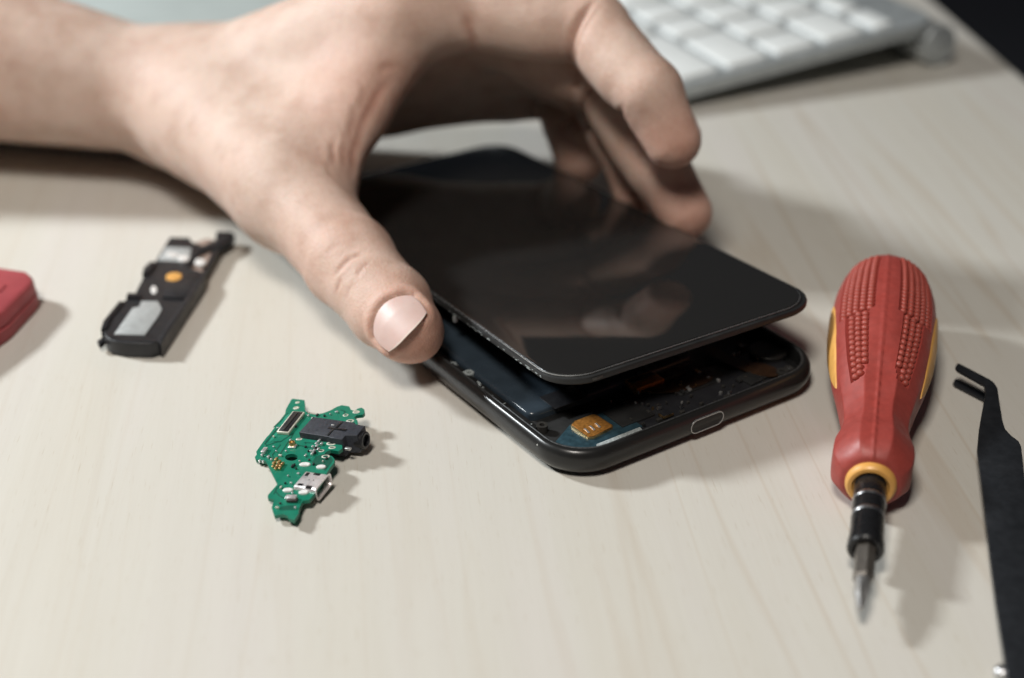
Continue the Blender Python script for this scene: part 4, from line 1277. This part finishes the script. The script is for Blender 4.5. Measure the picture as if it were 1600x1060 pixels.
# ================================================================== RED CASE
MAT['redcase'] = simple('red moulded plastic', (0.36, 0.062, 0.072), 0.48, vscale=300, var=.08, bmp=.08, bscale=1200)
def build_red():
    o = on_z(0, 470, 0)
    root = empty('red_case', frame(o, (1, 0, 0), (0, 1, 0), (0, 0, 1)))
    tag(root, 'red plastic case with a chamfered corner, cut off by the left frame edge', 'case')
    top = [(-230, 392), (-6, 418), (36, 424), (43, 430), (45, 437), (41, 444), (0, 484), (-150, 590), (-330, 640)]
    def loop(z, grow, zz):
        pts = [on_z(x, y, zz) - o for x, y in top]
        c = np.mean(pts, 0)
        return [(*(c + (p - c) * (1 + grow / np.linalg.norm(p - c)))[:2], z) for p in pts]
    zt = 8.0
    mesh_obj('lid', *loft([loop(4.3, 1.1, zt), loop(4.5, 1.35, zt), (loop(6.6, 1.2, zt)), loop(7.5, .6, zt), loop(8.0, -.6, zt)]), MAT['redcase'], root, True, 30)
    mesh_obj('case_base', *loft([loop(.1, .9, zt), loop(.5, 1.5, zt), loop(3.6, 1.6, zt), loop(4.0, 1.2, zt), loop(4.25, .6, zt)]), MAT['redcase'], root, True, 30)
    slab('lid_recess', [tuple((on_z(x, y, 8.1) - o)[:2]) for x, y in ((-200, 430), (2, 440), (10, 446), (2, 455), (-120, 520))], 7.9, 8.35, MAT['redcase'], root, .2)
build_red()

# ================================================================== KEYBOARD
MAT.update(
    alu=simple('brushed aluminium', (0.46, 0.49, 0.50), 0.42, 0.55, vscale=400),
    key=simple('white key plastic', (0.66, 0.68, 0.675), 0.5, vscale=200, var=.03),
)
def build_keyboard():
    eb = nrm([.907, .42, 0]); ex = np.array([eb[1], -eb[0], 0])          # towards the back, towards its right
    o = on_z(1462, 106, 0) - eb * 127
    root = empty('keyboard', frame(o, ex, eb, (0, 0, 1)))
    tag(root, 'slim aluminium keyboard with white keys on the far side of the table', 'keyboard')
    KW, KD = 282.0, 127.0
    tl = math.atan2(11.5, KD)
    M = Matrix.Rotation(tl, 4, 'X')
    def tilt(ob, z=2.2):
        ob.matrix_parent_inverse = Matrix.Identity(4)
        ob.matrix_basis = Matrix.Translation((0, 0, z * MM)) @ M
        return ob
    tilt(slab('frame', rrect(KW, KD, 9, 8, -KW / 2, KD / 2), 0, 4.2, MAT['alu'], root, .6, 3))
    # battery tube along the back
    n = 32
    V, Fc = loft([[(x, r * math.cos(t), r * math.sin(t)) for t in np.linspace(0, 2 * math.pi, n, endpoint=False)]
                  for x, r in ((-KW + 4, 6.8), (-KW + 4.5, 7.3), (-1.2, 7.3), (-.4, 6.8), (-.3, 5.9), (-1.0, 5.7))])
    tb = mesh_obj('battery_tube', V, Fc, MAT['alu'], root)
    tb.location = (0, (KD + 1) * MM, 7.6 * MM)
    cp = mesh_obj('tube_cap', *loft([[(x, r * math.cos(t), r * math.sin(t)) for t in np.linspace(0, 2 * math.pi, n, endpoint=False)] for x, r in ((-2, 5.6), (-.7, 5.6), (-.5, 5.2))]), MAT['alu'], tb)
    rows = [(14.5, [1, 1, 1, 1.25, 5, 1.25, 1]), (33.5, [2.25] + [1] * 10 + [2.25]), (52.5, [1.75] + [1] * 11 + [1.75]), (71.5, [1.5] + [1] * 13), (90.5, [1] * 13 + [1.5]), (106.5, [14.5 / 14] * 14)]
    U = 18.95; x0 = -KW + 4.8
    shared = {}
    def key(cx, cy, w, h):
        k_ = (round(w, 2), round(h, 2))
        if k_ not in shared:
            bm = bmesh.new()
            rg = []
            vs = slab_pts(w, h)
            V, Fc = loft(vs)
            ob = mesh_obj('key', V, Fc, MAT['key'], root, True, 40); shared[k_] = ob.data
        else:
            ob = bpy.data.objects.new('key', shared[k_]); COL.objects.link(ob); ob.parent = root
        ob.matrix_basis = Matrix.Translation((0, 0, 2.2 * MM)) @ M @ Matrix.Translation((cx * MM, cy * MM, 4.2 * MM))
    def slab_pts(w, h):
        return [[(x, y, z) for x, y in rrect(w - 2 * i, h - 2 * i, 1.6, 4)] for i, z in ((0, -.4), (0, .9), (.25, 1.2), (.6, 1.3))]
    for cy, ws in rows:
        x = x0
        hh = 8.5 if cy > 100 else 16.2
        for w in ws:
            key(x + w * U / 2, cy, w * U - 3.7, hh - .9); x += w * U
        if len(ws) == 7:
            key(x + U / 2, cy - 4.2, U - 3.7, 7.0); key(x + 1.5 * U, cy - 4.2, U - 3.7, 7.0); key(x + 1.5 * U, cy + 4.2, U - 3.7, 7.0); key(x + 2.5 * U, cy - 4.2, U - 3.7, 7.0)
build_keyboard()

# ================================================================== PAD BEHIND THE WRIST
MAT['padgrey'] = simple('blue grey board', (0.40, 0.44, 0.43), 0.55, vscale=60, var=.05)
def build_pad():
    o = on_z(400, -40, 0)
    root = empty('grey_pad', frame(o, (1, 0, 0), (0, 1, 0), (0, 0, 1)))
    tag(root, 'flat blue grey pad lying behind the wrist', 'pad')
    c = on_z(505, 2, 0) - o
    slab('cover', [(c[0] - 205, c[1] - 62), (c[0] - 2, c[1] - 50), (c[0] - 22, c[1] + 150), (c[0] - 226, c[1] + 138)], 4.0, 6.0, MAT['padgrey'], root, .5)
    slab('pages', [(c[0] - 204, c[1] - 61), (c[0] - 4, c[1] - 49), (c[0] - 24, c[1] + 149), (c[0] - 225, c[1] + 137)], .05, 3.9, MAT['silver'], root, .1)
build_pad()
# ================================================================== LIGHT
EXPOSURE = 0.09
DOF = True
w = bpy.data.worlds.new('World'); scene.world = w; w.use_nodes = True
w.node_tree.nodes['Background'].inputs[0].default_value = (0.75, 0.85, 1.0, 1)
w.node_tree.nodes['Background'].inputs[1].default_value = 0.02

def area(name, loc, target, size, power, col):
    ld = bpy.data.lights.new(name, 'AREA')
    ld.shape = 'RECTANGLE'; ld.size, ld.size_y = size[0] * MM, size[1] * MM
    ld.energy = power; ld.color = col
    o = bpy.data.objects.new(name, ld)
    COL.objects.link(o)
    o.location = Vector(loc) * MM
    d = Vector(target) * MM - o.location
    o.rotation_euler = d.to_track_quat('-Z', 'Y').to_euler()
    return o
area('ceiling_lamp', (-160, -150, 820), (20, 330, 20), (200, 200), 6.1, (1.0, 0.94, 0.865))
area('desk_lamp', (-760, 580, 520), (40, 300, 0), (110, 110), 10.2, (0.93, 0.98, 1.0))
# ================================================================== CAMERA
def make_camera():
    cd = bpy.data.cameras.new('camera')
    cam = bpy.data.objects.new('camera', cd)
    COL.objects.link(cam)
    cd.sensor_width = 36.0
    cd.lens = F_PX / 1600 * 36
    cam.location = (0, 0, CAM_H * MM)
    cam.rotation_euler = (math.pi / 2 - PITCH, 0, 0)
    cd.clip_start = 0.01; cd.clip_end = 50
    cd.dof.use_dof = DOF
    cd.dof.focus_distance = 0.322
    cd.dof.aperture_fstop = 7.4
    scene.camera = cam
make_camera()
scene.view_settings.view_transform = 'Standard'
scene.view_settings.look = 'None'
scene.view_settings.exposure = EXPOSURE
scene.view_settings.gamma = 1
scene.view_settings.use_curve_mapping = False
